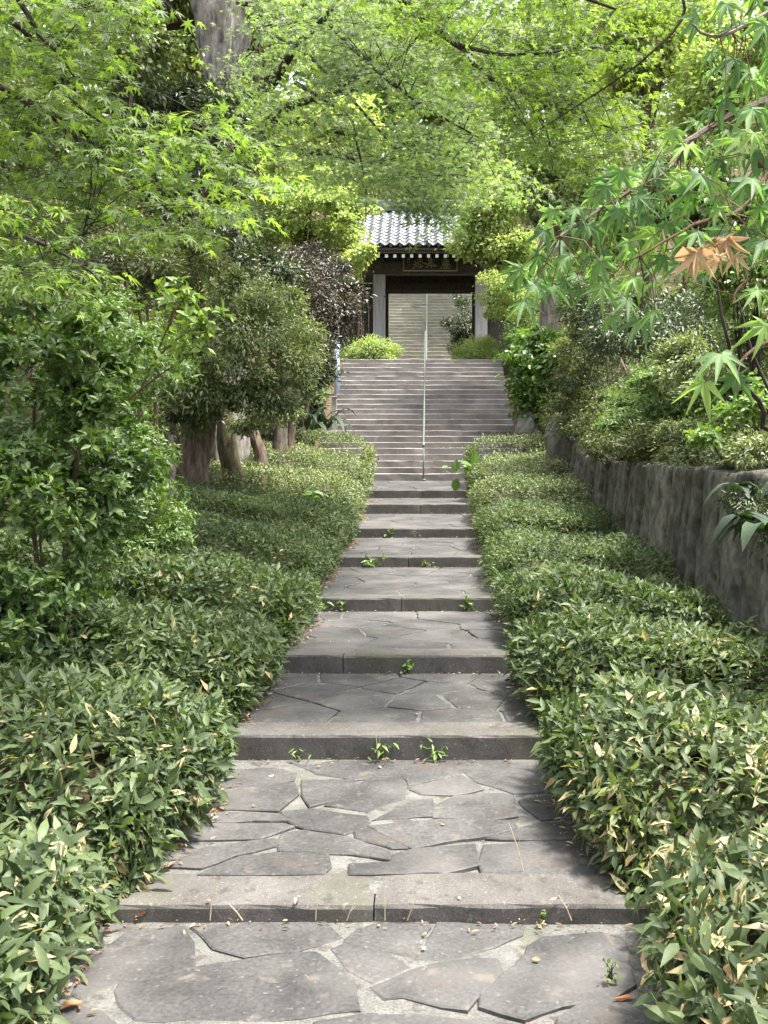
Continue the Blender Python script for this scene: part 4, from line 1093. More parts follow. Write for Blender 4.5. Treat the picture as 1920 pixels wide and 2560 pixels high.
# aspidistra-like clumps with broad leaves
def broad_plant(name, label, c, n, L_, w, mat, up=.9, parent_group=None, spread=.15):
    t = thing(name, label, 'plant', (c[0], c[1], c[2]), parent_group)
    nseg = 5
    for i in range(n):
        a = random.uniform(0, 2*math.pi); l = L_*random.uniform(.7, 1.15); el = random.uniform(.45, up)
        V = []; b0 = Vector((c[0]+random.uniform(-1, 1)*spread, c[1]+random.uniform(-1, 1)*spread, c[2]))
        dr = Vector((math.cos(a), math.sin(a), 0)); sd_ = Vector((-math.sin(a), math.cos(a), 0))
        for k in range(nseg+1):
            u = k/nseg; p = b0+dr*(l*u*(1-el*.35))+Vector((0, 0, 1))*l*(el*1.5*u-1.15*u*u)
            ww = w*math.sin(math.pi*min(1, .06+u*.94))**.8
            for q in (-1, 0, 1): V.append(p+sd_*ww*q+Vector((0, 0, abs(q)*ww*.25)))
        Fc = []
        for k in range(nseg):
            for q in (0, 1): Fc.append((3*k+q, 3*k+q+1, 3*k+q+4, 3*k+q+3))
        mesh_np('leaf', [tuple(v) for v in V], Fc, mat, t, smooth=True)
    return t
c = D(685, 900, 24.5); broad_plant('broad_leaf_plant', 'clump of long shiny broad leaves low beside the left edge of the long stairs', (c[0], c[1], c[2]-.3), 26, 1.1, .075, M['broad'], 1.2, spread=.35)
c = D(650, 905, 22.5); broad_plant('broad_leaf_plant', 'second clump of long shiny leaves, left of the one beside the stairs', (c[0], c[1], c[2]-.3), 18, .9, .07, M['broad'], 1.2, spread=.3)
c = D(1650, 1150, 5.2); broad_plant('broad_leaf_plant', 'dark broad leaved plant hanging over the stone wall at the right edge', (c[0]+.05, c[1], c[2]), 16, .42, .045, M['broad'], .7, spread=.12)
c = D(1645, 1055, 5.6); broad_plant('broad_leaf_plant', 'upper dark broad leaved plant at the right edge above the stone wall', (c[0], c[1], c[2]-.05), 10, .36, .035, M['broad'], .8, spread=.1)
bush('fern_bush', 'dark small leaved bush overhanging the stone wall at the right edge', 'bush', [PB(1630, 1085, 5.6, 60, 38, .2), PB(1700, 1130, 5.6, 80, 60, .25)], 3200, .035, OVALN, M['dark_green'], sub=.12, stems=0, seed=15)

# clipped round shrubs at the head of the stairs
for (dx, rx, lab) in ((803, 64, 'round clipped yellow green shrub at the left head of the long stairs'), (1028, 58, 'round clipped yellow green shrub at the right head of the long stairs')):
    b = PB(dx, 760, 32.2, rx+4, 42, .9)
    bush('round_shrub', lab, 'bush', [b, (b[0]-.3, b[1]-.2, b[2]-.1, b[3]*.75, b[4]*.8, b[5]*.85), (b[0]+.3, b[1]-.2, b[2]-.1, b[3]*.75, b[4]*.8, b[5]*.85)], 16000, .085, OVALN, M['ygreen'], 'round shrubs at the head of the stairs', sub=.38, stems=0, seed=16, tmax=.8, rag=0)

# right side
tree('pale_trunk_tree', 'tree with a pale rough trunk standing right of the long stairs', [PB(1200, 380, 27, 100, 110, 1.8), PB(1150, 330, 27, 90, 80, 1.5), PB(1260, 450, 27, 90, 80, 1.5)],
     15000, .15, FAR, M['pgreen'], .3, 'bark_pale', base=(float(D(1185, 700, 27)[0]), 27.0), sub=.5, seed=17)
tree('round_leaf_tree', 'pale green round leaved tree hiding the right end of the gate roof', [PB(1050, 490, 32.5, 75, 70, 1.5), PB(1090, 430, 32.5, 90, 60, 1.5), PB(1020, 520, 32, 38, 40, .8), PB(1100, 540, 32, 70, 60, 1.2)],
     24000, .14, FAR, M['ygreen'], .14, 'bark_pale', base=(float(D(1110, 700, 32.5)[0]), 32.5), sub=.45, seed=18)
bush('yellow_green_shrub', 'sunlit yellow green shrub right of the gate opening', 'bush', [PB(1085, 640, 31.5, 58, 62, 1), PB(1130, 600, 31.5, 60, 60, 1), PB(1165, 670, 30, 60, 55, 1)], 15000, .11, OVALN, M['ygreen'], sub=.35, stems=3, seed=19)
bush('pale_shrub', 'soft pale green shrub just right of the round clipped shrub', 'bush', [PB(1135, 735, 30.5, 40, 45, .8), PB(1150, 760, 29.5, 50, 50, .8)], 8000, .1, OVALN, M['pgreen'], sub=.3, stems=3, seed=20)
bush('glossy_shrub', 'glossy broad leaved shrub overhanging the right edge of the long stairs', 'bush', [PB(1148, 765, 25, 62, 55, 1.0), PB(1165, 850, 25, 62, 70, .9), PB(1215, 790, 24, 60, 80, .9), PB(1190, 900, 24.5, 45, 45, .7)], 13000, .15, OVAL, M['glossy'], sub=.36, rosette=4, stems=4, seed=21, w=.6)
bush('olive_shrub', 'olive green fine leaved shrub behind the far end of the stone wall', 'bush', [PB(1290, 800, 19, 95, 110, 1.1), PB(1250, 880, 19, 70, 70, .9), PB(1340, 880, 17.5, 85, 70, .9)], 19000, .085, OVALN, M['olive'], sub=.3, stems=8, seed=22)
bush('whitish_green_shrub', 'shrub with whitish green narrow leaves above the middle of the stone wall', 'bush', [PB(1400, 840, 13, 95, 65, .8), PB(1340, 920, 13.2, 60, 45, .6), PB(1470, 880, 12.8, 60, 60, .6)], 11000, .085, OVALN, M['pgreen'], sub=.25, rosette=5, stems=6, seed=23, tmax=.75)
bush('dark_shrub', 'dark green shrub in the shade between the pale trunk and the near maple leaves', 'bush', [PB(1400, 700, 15, 130, 90, 1.1), PB(1530, 720, 13.5, 130, 100, 1.1), PB(1600, 820, 12, 90, 90, .9), PB(1290, 680, 18, 80, 70, 1)], 24000, .09, OVALN, M['dark_green'], sub=.32, stems=6, seed=24)
bush('under_shrub', 'sparse brown twiggy shrub low on the bank above the stone wall', 'bush', [PB(1420, 950, 12, 130, 45, .7), PB(1550, 970, 10.5, 110, 45, .6)], 7000, .06, OVALN, M['olive'], sub=.25, stems=14, seed=25)
bush('bright_rosette_bush', 'bright green bush with upright leaf rosettes at the right edge below the near maple', 'bush', [PB(1610, 885, 8.5, 80, 38, .4), PB(1530, 940, 8.6, 50, 28, .3), PB(1700, 860, 8.5, 90, 60, .4)], 3000, .075, OVAL, M['azalea'], sub=.18, rosette=6, stems=5, seed=26, tmin=.4)
bush('tall_twiggy_shrub', 'tall dark stemmed shrub at the right edge behind the near maple leaves', 'bush', [PB(1600, 620, 9.5, 90, 90, .6), PB(1680, 500, 9.5, 90, 120, .6)], 6000, .07, OVAL, M['azalea'], sub=.25, stems=9, seed=27, bark='bark_dark')

bush('bank_edge_bush', 'dark green low bush spilling over the middle of the stone wall top', 'bush',
     [PB(1320, 965, 14.5, 90, 32, .5), PB(1420, 985, 12, 100, 34, .45), PB(1290, 930, 16, 70, 40, .6)], 14000, .05, OVALN, M['olive'], sub=.2, stems=0, seed=96)
bush('bank_edge_bush', 'dark green low bush spilling over the nearest part of the stone wall top', 'bush',
     [PB(1560, 985, 9.5, 120, 44, .45), PB(1660, 980, 8.2, 110, 60, .45), PB(1500, 930, 10.5, 90, 40, .45)], 14000, .045, OVALN, M['camellia'], sub=.18, stems=0, seed=97)
bush('dark_shrub', 'second dark green shrub, nearer the right edge and below the dead maple leaves', 'bush',
     [PB(1560, 850, 11, 100, 80, .7), PB(1650, 760, 10.5, 100, 110, .7), PB(1640, 900, 10, 80, 60, .5), PB(1480, 800, 12, 90, 80, .8)], 26000, .07, OVALN, M['camellia'], sub=.28, stems=5, seed=98)

# trunks below the evergreen
t = thing('maple_tree', 'tall maple with a leaning brown trunk and fine leaves spreading over the path', 'tree', tuple(D(425, 1090, 15)))
rough_trunk('trunk', [D(428, 1110, 15), D(418, 1020, 15), D(428, 930, 15.05), D(445, 860, 15.1), D(430, 700, 15), D(415, 560, 14.6), D(455, 420, 14), D(530, 320, 13.4)], [.3, .22, .225, .18, .14, .13, .12, .1], M['bark'], t, 40, .11, .06, 22)
center_maple = t
def trunk_thing(name, label, pts, rad, mat, n=20, cat='tree trunk'):
    t = thing(name, label, cat, tuple(pts[0])); rough_trunk('bark', [(pts[0][0]-.03, pts[0][1], pts[0][2]-.5)]+list(pts), [rad[0]*1.5]+list(rad), mat, t, n+14, .12, .06, 20); return t
trunk_thing('tree_trunk', 'mossy yellowish trunk just right of the leaning maple trunk', [D(500, 1030, 16), D(488, 960, 16), D(484, 900, 16), D(470, 850, 16), D(470, 760, 16)], [.17, .15, .13, .1, .08], M['bark_moss'])
trunk_thing('tree_trunk', 'thin grey trunk leaning left between the mossy trunk and the pale trunk', [D(562, 985, 18), D(548, 940, 18), D(540, 890, 18), D(545, 800, 18)], [.11, .1, .08, .07], M['bark'], 14)
trunk_thing('tree_trunk', 'pale straight trunk nearest to the long stairs on the left', [D(600, 1000, 19), D(606, 930, 19), D(612, 880, 19), D(620, 800, 19)], [.15, .115, .11, .1], M['bark_pale'], 16)
trunk_thing('tree_trunk', 'second pale trunk standing close behind the pale straight one', [D(622, 985, 20), D(628, 930, 20), D(640, 850, 20)], [.1, .09, .08], M['bark'], 14)
trunk_thing('tree_trunk', 'pale slender stem low at the right edge of the small leaved bush', [D(365, 1080, 12), D(372, 1010, 12), D(368, 940, 12)], [.04, .045, .03], M['bark_pale'], 12)

# big old tree with the pale broken bark
t = thing('old_tree', 'huge old tree with pale cracked bark at the top left of the picture', 'tree', (float(D(478, 600, 17.5)[0]), 17.5, float(ground(-4, 17.5))))
bt = D(478, 600, 17.5)
rough_trunk('trunk', [(bt[0]-.1, 17.5, float(ground(bt[0], 17.5))-.2), D(470, 600, 17.5), D(474, 300, 17.5), D(478, 190, 17.4), D(482, 110, 17.4), D(484, 20, 17.4), D(478, -120, 17.5), D(470, -400, 17.6)], [.5, .4, .3, .32, .42, .46, .42, .3], M['bark_old'], t, 64, .2, .07, 24)
rough_trunk('limb', [D(515, 20, 17.4), D(560, 15, 17.3), D(610, 25, 17.2), D(700, -20, 17), D(850, -160, 16.5)], [.26, .2, .16, .14, .08], M['bark'], t, 18, .14, .12)
rough_trunk('limb', [D(440, 40, 17.6), D(360, 60, 17.7), D(330, 40, 17.7), D(300, -60, 17.8)], [.16, .12, .1, .08], M['bark_dark'], t, 14, .12, .12)
rough_trunk('limb', [D(460, 330, 17.6), D(520, 230, 17.0), D(560, 190, 16.6), D(600, 150, 16.2)], [.16, .12, .1, .07], M['bark'], t, 14, .1, .12)
p, d, nn = blob_leaves([PB(480, -260, 17.5, 320, 170, 3), PB(250, -160, 17.5, 200, 140, 2.5), PB(300, -30, 18.5, 160, 60, 1.2)], 16000, .6, .6, .3)
scatter('crown', FAR, p, d, nn, .17*rng.uniform(.6, 1.2, len(p)), tints(p, 31), M['far_dark'], t)

# ------------------------------------------------------------------ maples: layered sprays on thin twigs
def in_poly(x, y, poly):
    c = False; j = len(poly)-1
    for i in range(len(poly)):
        xi, yi = poly[i]; xj, yj = poly[j]
        if (yi > y) != (yj > y) and x < (xj-xi)*(y-yi)/(yj-yi)+xi: c = not c
        j = i
    return c
def pick_in(poly, n, Yr, holes=()):
    xs_ = [p[0] for p in poly]; ys_ = [p[1] for p in poly]; out = []
    while len(out) < n:
        x = random.uniform(min(xs_), max(xs_)); y = random.uniform(min(ys_), max(ys_))
        if in_poly(x, y, poly) and not any(math.hypot((x-h[0])/h[2], (y-h[1])/h[3]) < 1 and random.random() < .9 for h in holes):
            out.append(D(x, y, random.uniform(*Yr)))
    return np.array(out)
def spray(C, per, Rr, bias=(.2, -.1, -.25), flat=.25):
    """leaves of drooping, nearly flat sprays; returns positions, directions, normals and twig lines"""
    P_, D_, N_, T_ = [], [], [], []
    for c in C:
        a = nrm(np.array([random.uniform(-1, 1), random.uniform(-1, .4), random.uniform(-.25, .1)]) + np.array(bias))
        pn = nrm(np.array([random.uniform(-1, 1)*flat, -.12+random.uniform(-1, 1)*flat, 1.0]))
        a = nrm(a - pn*np.dot(a, pn)*.8); b = np.cross(pn, a)
        r_ = Rr*random.uniform(.6, 1.2); m = max(4, int(per*random.uniform(.6, 1.3)))
        u = rng.uniform(-1, 1, m); v = rng.uniform(-1, 1, m)*(1-.55*np.clip(u, 0, 1))
        p = c + a*(u*r_)[:, None] + b*(v*r_*.65)[:, None] - np.array((0, 0, 1))*((u+1)**2*.09*r_)[:, None] + rng.normal(size=(m, 3))*r_*.05
        dd = a*.7 + b*(v*1.0)[:, None] + np.array((0, 0, -.42)) + rng.normal(size=(m, 3))*.35
        P_.append(p); D_.append(nrm(dd)); N_.append(nrm(pn + rng.normal(size=(m, 3))*.33))
        T_.append([c-a*r_*1.1, c, c+a*r_*.9-np.array((0, 0, .2*r_))])
        for s in (-1, 1):
            for w_ in (-.4, .1, .5):
                q0 = c+a*r_*w_; T_.append([q0, q0+a*r_*.25+b*s*r_*.3, q0+a*r_*.4+b*s*r_*.55-np.array((0, 0, .05*r_))])
    return np.concatenate(P_), np.concatenate(D_), np.concatenate(N_), T_
def twig_part(T_, rad, mat, parent, limbs=None, C=None, rl=.006):
    mb = MB()
    for ln in T_: mb.tube(ln, list(np.linspace(rad, rad*.5, len(ln))), 3, cap=False)
    if limbs is not None:
        LP = np.array([tuple(p) for l in limbs for p in l])
        for c in C:
            k = np.argmin(np.linalg.norm(LP-c, axis=1)); s0 = LP[k]; L_ = np.linalg.norm(c-s0)
            mid = (s0+c)/2+np.array((random.uniform(-.1, .1), random.uniform(-.1, .1), .06))*L_
            q = trunk_mesh(mb, [s0, mid, c], [rl, rl*.7, rad], 3)
    o = mb.build('twigs', mat, parent); o['kind'] = 'stuff'; return o
def limb(parent, pts, rad, mat, n=8):
    mb = MB(); q = trunk_mesh(mb, pts, rad, n, .004); mb.build('branch', mat, parent); return q

# fine maple over the middle of the picture (crown of the leaning trunk)
t = center_maple
LB = []
for pts, rad in (
    ([D(530, 320, 13.4), D(570, 285, 13.2), D(610, 270, 13), D(650, 262, 12.8), D(690, 272, 12.5), D(730, 285, 12), D(800, 300, 11.5)], [.12, .1, .075, .06, .045, .03, .015]),
    ([D(570, 280, 13.2), D(610, 240, 12.8), D(650, 222, 12.4), D(720, 203, 12), D(770, 190, 11.6), D(830, 160, 11)], [.09, .07, .05, .04, .03, .015]),
    ([D(560, 200, 13), D(590, 180, 12.6), D(640, 100, 12), D(700, 40, 11.5), D(760, -40, 11)], [.08, .06, .045, .03, .02]),
    ([D(590, 318, 13), D(680, 330, 12.4), D(750, 340, 12), D(830, 360, 11.6), D(900, 385, 11)], [.035, .03, .02, .014, .008]),
    ([D(640, 180, 12), D(700, 215, 11.4), D(760, 260, 11), D(775, 330, 11), D(790, 400, 11), D(790, 480, 11)], [.03, .022, .016, .013, .01, .006]),
    ([D(700, 40, 11.5), D(780, 120, 11), D(860, 190, 10.6), D(950, 250, 10.4), D(1040, 300, 10.2)], [.035, .028, .02, .014, .008]),
    ([D(560, 60, 12.5), D(640, 100, 12), D(720, 170, 11.6), D(800, 260, 11.2), D(880, 350, 11)], [.04, .03, .022, .016, .01])):
    LB.append(limb(t, pts, rad, M['bark_dark']))
poly_c = [(500, -60), (1060, -60), (1060, 200), (1100, 330), (1130, 400), (1000, 430), (950, 455), (900, 440), (850, 415), (760, 425), (690, 385), (600, 360), (575, 300), (530, 180)]
C = pick_in(poly_c, 400, (9.6, 14.5), [(480, 60, 70, 130), (700, 310, 50, 35), (820, 230, 40, 40), (640, 140, 40, 40), (900, 300, 30, 30)])
p, d, nn, T_ = spray(C, 56, .52)
scatter('crown', MAPLE5, p, d, nn, .058*rng.uniform(.7, 1.2, len(p)), tints(p, 40, .9, .6), M['maple_mid'], t)
C2 = pick_in([(830, 380), (960, 380), (985, 440), (950, 500), (900, 480), (850, 440)], 34, (13, 15)); p, d, nn, T2 = spray(C2, 60, .4)
scatter('drooping_foliage', MAPLE5, p, d, nn, .055*rng.uniform(.7, 1.2, len(p)), tints(p, 41)*.5, M['maple_mid'], t)
twig_part(T_[::3]+T2[::3], .0025, M['bark_dark'], t, LB, np.concatenate([C[::5], C2[::6]]), .008)

# fresh green maple, upper left
t = thing('maple_tree', 'fresh green maple whose branches hang down in the upper left', 'tree', (-4.1, 4.6, float(ground(-4.1, 4.6))))
rough_trunk('trunk', [(-4.1, 4.6, float(ground(-4.1, 4.6))-.1), (-4.0, 4.5, 2.4), (-3.7, 4.3, 3.7), (-3.2, 4.2, 4.6), (-2.6, 4.2, 5.4)], [.16, .13, .11, .09, .05], M['bark'], t, 16, .1, .15)
LB = []
for pts, rad in (
    ([(-3.7, 4.3, 3.8), (-2.6, 4.2, 4.2), D(-60, -110, 4.1), D(45, 10, 4.1), D(80, 70, 4.1), D(130, 120, 4.1), D(160, 165, 4.15)], [.05, .03, .016, .012, .01, .007, .004]),
    ([(-3.6, 4.3, 3.6), D(-160, -20, 4.3), D(0, 30, 4.4), D(70, 90, 4.5), D(100, 160, 4.5), D(170, 230, 4.6), D(260, 290, 4.7)], [.04, .022, .016, .013, .011, .008, .005]),
    ([(-3.8, 4.4, 3.2), D(-200, 160, 4.6), D(60, 220, 4.7), D(200, 330, 4.6), D(228, 380, 4.5), D(205, 420, 4.4), D(190, 470, 4.3), D(165, 540, 4.2)], [.04, .025, .017, .012, .009, .007, .005, .003]),
    ([D(60, 220, 4.7), D(230, 300, 4.8), D(370, 270, 4.9), D(470, 300, 5.0), D(560, 380, 5.0)], [.017, .013, .01, .007, .004]),
    ([(-2.6, 4.2, 5.4), D(200, -120, 4.6), D(330, -20, 4.8), D(420, 80, 5.0)], [.04, .02, .014, .006]),
    ([(-3.9, 4.4, 2.8), D(-150, 420, 3.4), D(30, 500, 3.3), D(120, 540, 3.2), D(200, 590, 3.2)], [.035, .018, .01, .006, .003])):
    LB.append(limb(t, pts, rad, M['bark_dark']))
poly_l = [(-80, -60), (330, -60), (290, 60), (250, 120), (270, 215), (330, 255), (420, 240), (500, 255), (570, 320), (600, 400), (545, 440), (470, 470), (400, 530), (330, 510), (240, 520), (180, 560), (-80, 560)]
holes_l = [(95, 270, 40, 50), (200, 470, 50, 40), (300, 440, 45, 35), (350, 190, 70, 50), (250, 340, 30, 25), (20, 200, 40, 40), (400, 330, 30, 20)]
C = pick_in(poly_l, 270, (3.9, 5.6), holes_l)
p, d, nn, T_ = spray(C, 19, .24, bias=(.35, -.1, -.3))
C3 = pick_in([(-80, 430), (60, 400), (120, 480), (200, 600), (150, 610), (-80, 620)], 20, (2.9, 3.4)); p3, d3, n3, T3 = spray(C3, 13, .17, bias=(.35, -.1, -.3))
p, d, nn = np.concatenate([p3, p]), np.concatenate([d3, d]), np.concatenate([n3, nn])
sz = np.concatenate([np.full(len(p3), .048), np.full(len(p)-len(p3), .05)])*rng.uniform(.75, 1.15, len(p))
order = np.argsort(p[:, 1]); pick = order[:290]; rest = order[290:]
maple_me = leaf_meshes(MAPLE, 'maple_leaf', M['maple_o'], 6, .05)
leaf_objects(maple_me, p[pick], d[pick], nn[pick], sz[pick], t)
k1 = rest[p[rest, 1] < 4.7]; k2 = rest[p[rest, 1] >= 4.7]
scatter('foliage', MAPLE, p[k1], d[k1], nn[k1], sz[k1], tints(p[k1], 43, 1.6, .5), M['maple'], t)
scatter('inner_foliage', MAPLE5, p[k2], d[k2], nn[k2], sz[k2], tints(p[k2], 43, 1.6, .5), M['maple'], t)
twig_part(T_[::2]+T3, .0014, M['bark_dark'], t, LB, np.concatenate([C[::3], C3[::2]]), .003)
p, d, nn = blob_leaves([(-2.2, 4.5, 6.6, 2.4, 2.2, .9)], 5000, .5, .9, .2)  # unseen crown above the frame, added to shade the near path
scatter('shade_crown', FAR, p, d, nn, .1, tints(p, 45), M['maple'], t)

# fresh green maple, right of the middle; its limb reaches over the path from the left
t = thing('maple_tree', 'bright green maple whose long dark branch crosses the upper right', 'tree', (-4.0, 7.6, float(ground(-4.0, 7.6))))
rough_trunk('trunk', [(-4.0, 7.6, float(ground(-4.0, 7.6))-.1), (-4.1, 7.6, 2.6), (-3.9, 7.4, 4.5), (-3.3, 7.2, 5.4), (-2.6, 7.1, 6.1)], [.18, .15, .13, .1, .06], M['bark'], t, 16, .1, .15)
LB = []
for pts, rad in (
    ([(-3.9, 7.4, 4.6), (-2.4, 7.1, 5.7), (-1.2, 6.9, 5.5), D(780, -90, 6.7), D(868, 0, 6.6), D(935, 55, 6.6), D(985, 95, 6.5), D(1010, 112, 6.5), D(1035, 150, 6.5), D(1085, 185, 6.5), D(1130, 200, 6.5), D(1160, 228, 6.5), D(1210, 230, 6.5), D(1250, 255, 6.4), D(1340, 282, 6.4)], [.09, .06, .045, .034, .028, .025, .022, .02, .018, .015, .013, .011, .009, .007, .004]),
    ([D(985, 95, 6.5), D(1050, 112, 6.4), D(1090, 118, 6.4), D(1180, 115, 6.3), D(1260, 100, 6.2)], [.016, .013, .011, .007, .004]),
    ([D(780, -90, 6.7), D(960, -60, 6.3), D(1150, -40, 6), D(1330, 20, 5.8)], [.03, .022, .016, .008]),
    ([D(1150, -40, 6), D(1400, -60, 5.8), D(1480, 20, 5.8), D(1400, 120, 5.8), D(1290, 200, 5.9), D(1150, 290, 6)], [.016, .012, .009, .007, .005, .003]),
    ([D(1160, 228, 6.5), D(1180, 280, 6.4), D(1190, 330, 6.3), D(1195, 370, 6.3)], [.008, .006, .005, .003])):
    LB.append(limb(t, pts, rad, M['bark_dark']))
poly_r = [(800, -60), (1520, -60), (1480, 60), (1400, 130), (1370, 220), (1400, 290), (1330, 330), (1290, 385), (1200, 390), (1130, 330), (1080, 300), (1060, 230), (1000, 190), (930, 120), (850, 60)]
C = pick_in(poly_r, 330, (5.7, 7.4), [(1300, 160, 60, 50), (1150, 60, 40, 30), (1400, 60, 60, 60), (1010, 60, 30, 30)])
p, d, nn, T_ = spray(C, 24, .27, bias=(.3, -.1, -.2))
sz = .044*rng.uniform(.7, 1.2, len(p)); order = np.argsort(p[:, 1]); pick, rest = order[:280], order[280:]
leaf_objects(maple_me, p[pick], d[pick], nn[pick], sz[pick], t)
scatter('foliage', MAPLE5, p[rest], d[rest], nn[rest], sz[rest], tints(p[rest], 47, 1.4, .5)*.6+.35, M['maple'], t)
twig_part(T_[::2], .0017, M['bark_dark'], t, LB, C[::3], .004)
p, d, nn = blob_leaves([(-.8, 7.6, 7.6, 3.4, 2.6, .9)], 7000, .5, .9, .2)  # extra foliage out of view overhead, added to cast shade on the path
scatter('shade_crown', FAR, p, d, nn, .1, tints(p, 48), M['maple'], t)

# near maple at the right with large leaves
t = thing('maple_tree', 'near maple with large soft green leaves entering from the right edge', 'tree', (3.3, 2.8, float(ground(3.3, 2.8))))
rough_trunk('trunk', [(3.3, 2.8, float(ground(3.3, 2.8))-.1), (3.2, 2.75, 2.3), (2.9, 2.6, 3.1), (2.6, 2.5, 3.8)], [.08, .065, .05, .03], M['bark'], t, 12, .1, .12)
LB = []
for pts, rad, mt in (
    ([(3.0, 2.65, 2.9), W(2150, 160, 2.5), W(1960, 235, 2.45), W(1827, 290, 2.4), W(1718, 356, 2.35), W(1660, 430, 2.3), W(1540, 500, 2.2), W(1400, 590, 2.15)], [.03, .014, .011, .008, .007, .005, .004, .0025], 'bark_pale'),
    ([(3.1, 2.7, 2.5), W(2160, 700, 2.1), W(1960, 830, 1.95), W(1890, 870, 1.92), W(1845, 915, 1.9)], [.022, .006, .004, .0035, .002], 'red_twig'),
    ([(2.8, 2.55, 3.4), W(2100, -60, 2.2), W(1940, 20, 2.15), W(1800, 90, 2.1), W(1730, 60, 2.1)], [.02, .008, .006, .004, .002], 'bark_pale'),
    ([(3.0, 2.65, 2.8), W(2100, 380, 2.2), W(1940, 420, 2.1), W(1860, 520, 2.05), W(1740, 560, 2.0), W(1600, 640, 2.0)], [.02, .008, .006, .004, .003, .002], 'red_twig'),
    ([(3.1, 2.7, 2.3), W(2060, 560, 2.4), W(1870, 700, 2.35), W(1830, 760, 2.3)], [.02, .006, .004, .002], 'red_twig'),
    ([(3.1, 2.7, 2.2), W(2080, 1080, 3.2), W(1900, 1000, 3.2), W(1830, 900, 3.2), W(1790, 700, 3.2)], [.02, .011, .008, .006, .004], 'bark_dark'),
    ([W(1960, 1060, 3.3), W(1880, 880, 3.3), W(1840, 740, 3.3)], [.007, .005, .003], 'bark_dark')):
    LB.append(limb(t, pts, rad, M[mt], 6))
hubs = [(1743,35,2.1),(1814,8,2.1),(1880,203,2.1),(1814,243,2.1),(1882,273,2.05),(1887,332,2.0),(1680,327,2.15),(1880,446,2.0),(1751,435,2.05),(1553,428,2.2),(1642,415,2.25),(1720,362,2.2),
 (1609,478,2.15),(1725,478,2.1),(1799,522,2.0),(1890,380,2.1),(1424,638,2.15),(1486,560,2.2),(1568,605,2.0),(1502,654,2.1),(1584,695,2.0),(1506,716,2.1),(1568,748,2.05),(1638,777,2.05),(1379,716,2.2),
 (1314,753,2.2),(1293,679,2.2),(1744,580,2.0),(1670,560,2.1),(1660,640,2.1),(1912,814,1.9),(1802,884,1.88),(1842,941,1.88),(1760,957,1.88),(1912,601,2.0),(1896,724,1.95),(1840,180,2.15),(1780,130,2.15),
 (1912,60,2.0),(1700,520,2.2),(1620,540,2.2),(1440,560,2.25),(1540,520,2.25),(1400,600,2.25),(1350,650,2.25),(1640,700,2.2),(1700,660,2.15),(1760,690,2.2),(1860,620,2.1),(1600,430,2.3),(1700,430,2.3),
 (1800,400,2.2),(1900,520,2.1),(1850,350,2.2),(1930,150,2.1),(1935,260,2.1),(1940,460,2.0),(1450,720,2.2),(1530,790,2.2),(1600,800,2.2)]
poly_n = [(1930, -20), (1830, -20), (1780, 160), (1800, 220), (1720, 320), (1600, 390), (1490, 450), (1330, 560), (1260, 670), (1290, 740), (1460, 700), (1600, 740), (1720, 640), (1930, 640)]
extra = []
while len(extra) < 230:
    x = random.uniform(1230, 2050); y = random.uniform(-60, 760)
    if in_poly(x, y, poly_n) or (x > 1930 and y < 800): extra.append((x, y, random.uniform(2.1, 2.7)))
hp = np.array([W(*h_) for h_ in hubs+extra]); m = len(hp)
dd = nrm(np.array((-.35, -.35, -.75)) + rng.normal(size=(m, 3))*.28)
nn = nrm(np.array((.0, -.5, .75)) + rng.normal(size=(m, 3))*.28)
NEAR = T_maple(True, .3, .7)
near_me = leaf_meshes(NEAR, 'near_maple_leaf', M['maple_near'], 12, .05)
for me in near_me: me.polygons.foreach_set('use_smooth', [True]*len(me.polygons))
sz = .058*rng.uniform(.7, 1.25, m); sz[30:34] = .07
leaf_objects(near_me, hp, dd, nn, sz, t)
mb = MB()
LP = np.array([tuple(q) for l in LB[:5] for q in l])
for i in range(m):
    k = np.argmin(np.linalg.norm(LP-hp[i], axis=1)); s0 = LP[k]; e = hp[i]
    mid = (s0+e)/2+np.array((.01, .01, .02)); mb.tube([s0, mid, e], [.0018, .0013, .001], 4, cap=False)
o = mb.build('leaf_stalks', M['red_twig'], t); o['kind'] = 'stuff'
# withered leaves caught on a twig
wb = leaf_meshes(T_maple(True, .2, .5), 'withered_leaf', M['brown_leaf'], 4, .08)
wp = np.array([W(1742, 630, 1.95), W(1760, 622, 1.97), W(1815, 600, 1.98), W(1800, 640, 1.96), W(1728, 655, 1.97), W(1838, 640, 2.0), W(1780, 600, 2.0)])
wd = nrm(np.array((-.05, -.25, -1.0))+rng.normal(size=(7, 3))*.22); wn_ = nrm(np.array((0, -1, .1))+rng.normal(size=(7, 3))*.3)
leaf_objects(wb, wp, wd, wn_, np.array([.065, .045, .06, .05, .045, .045, .045]), t, 'withered_leaf')

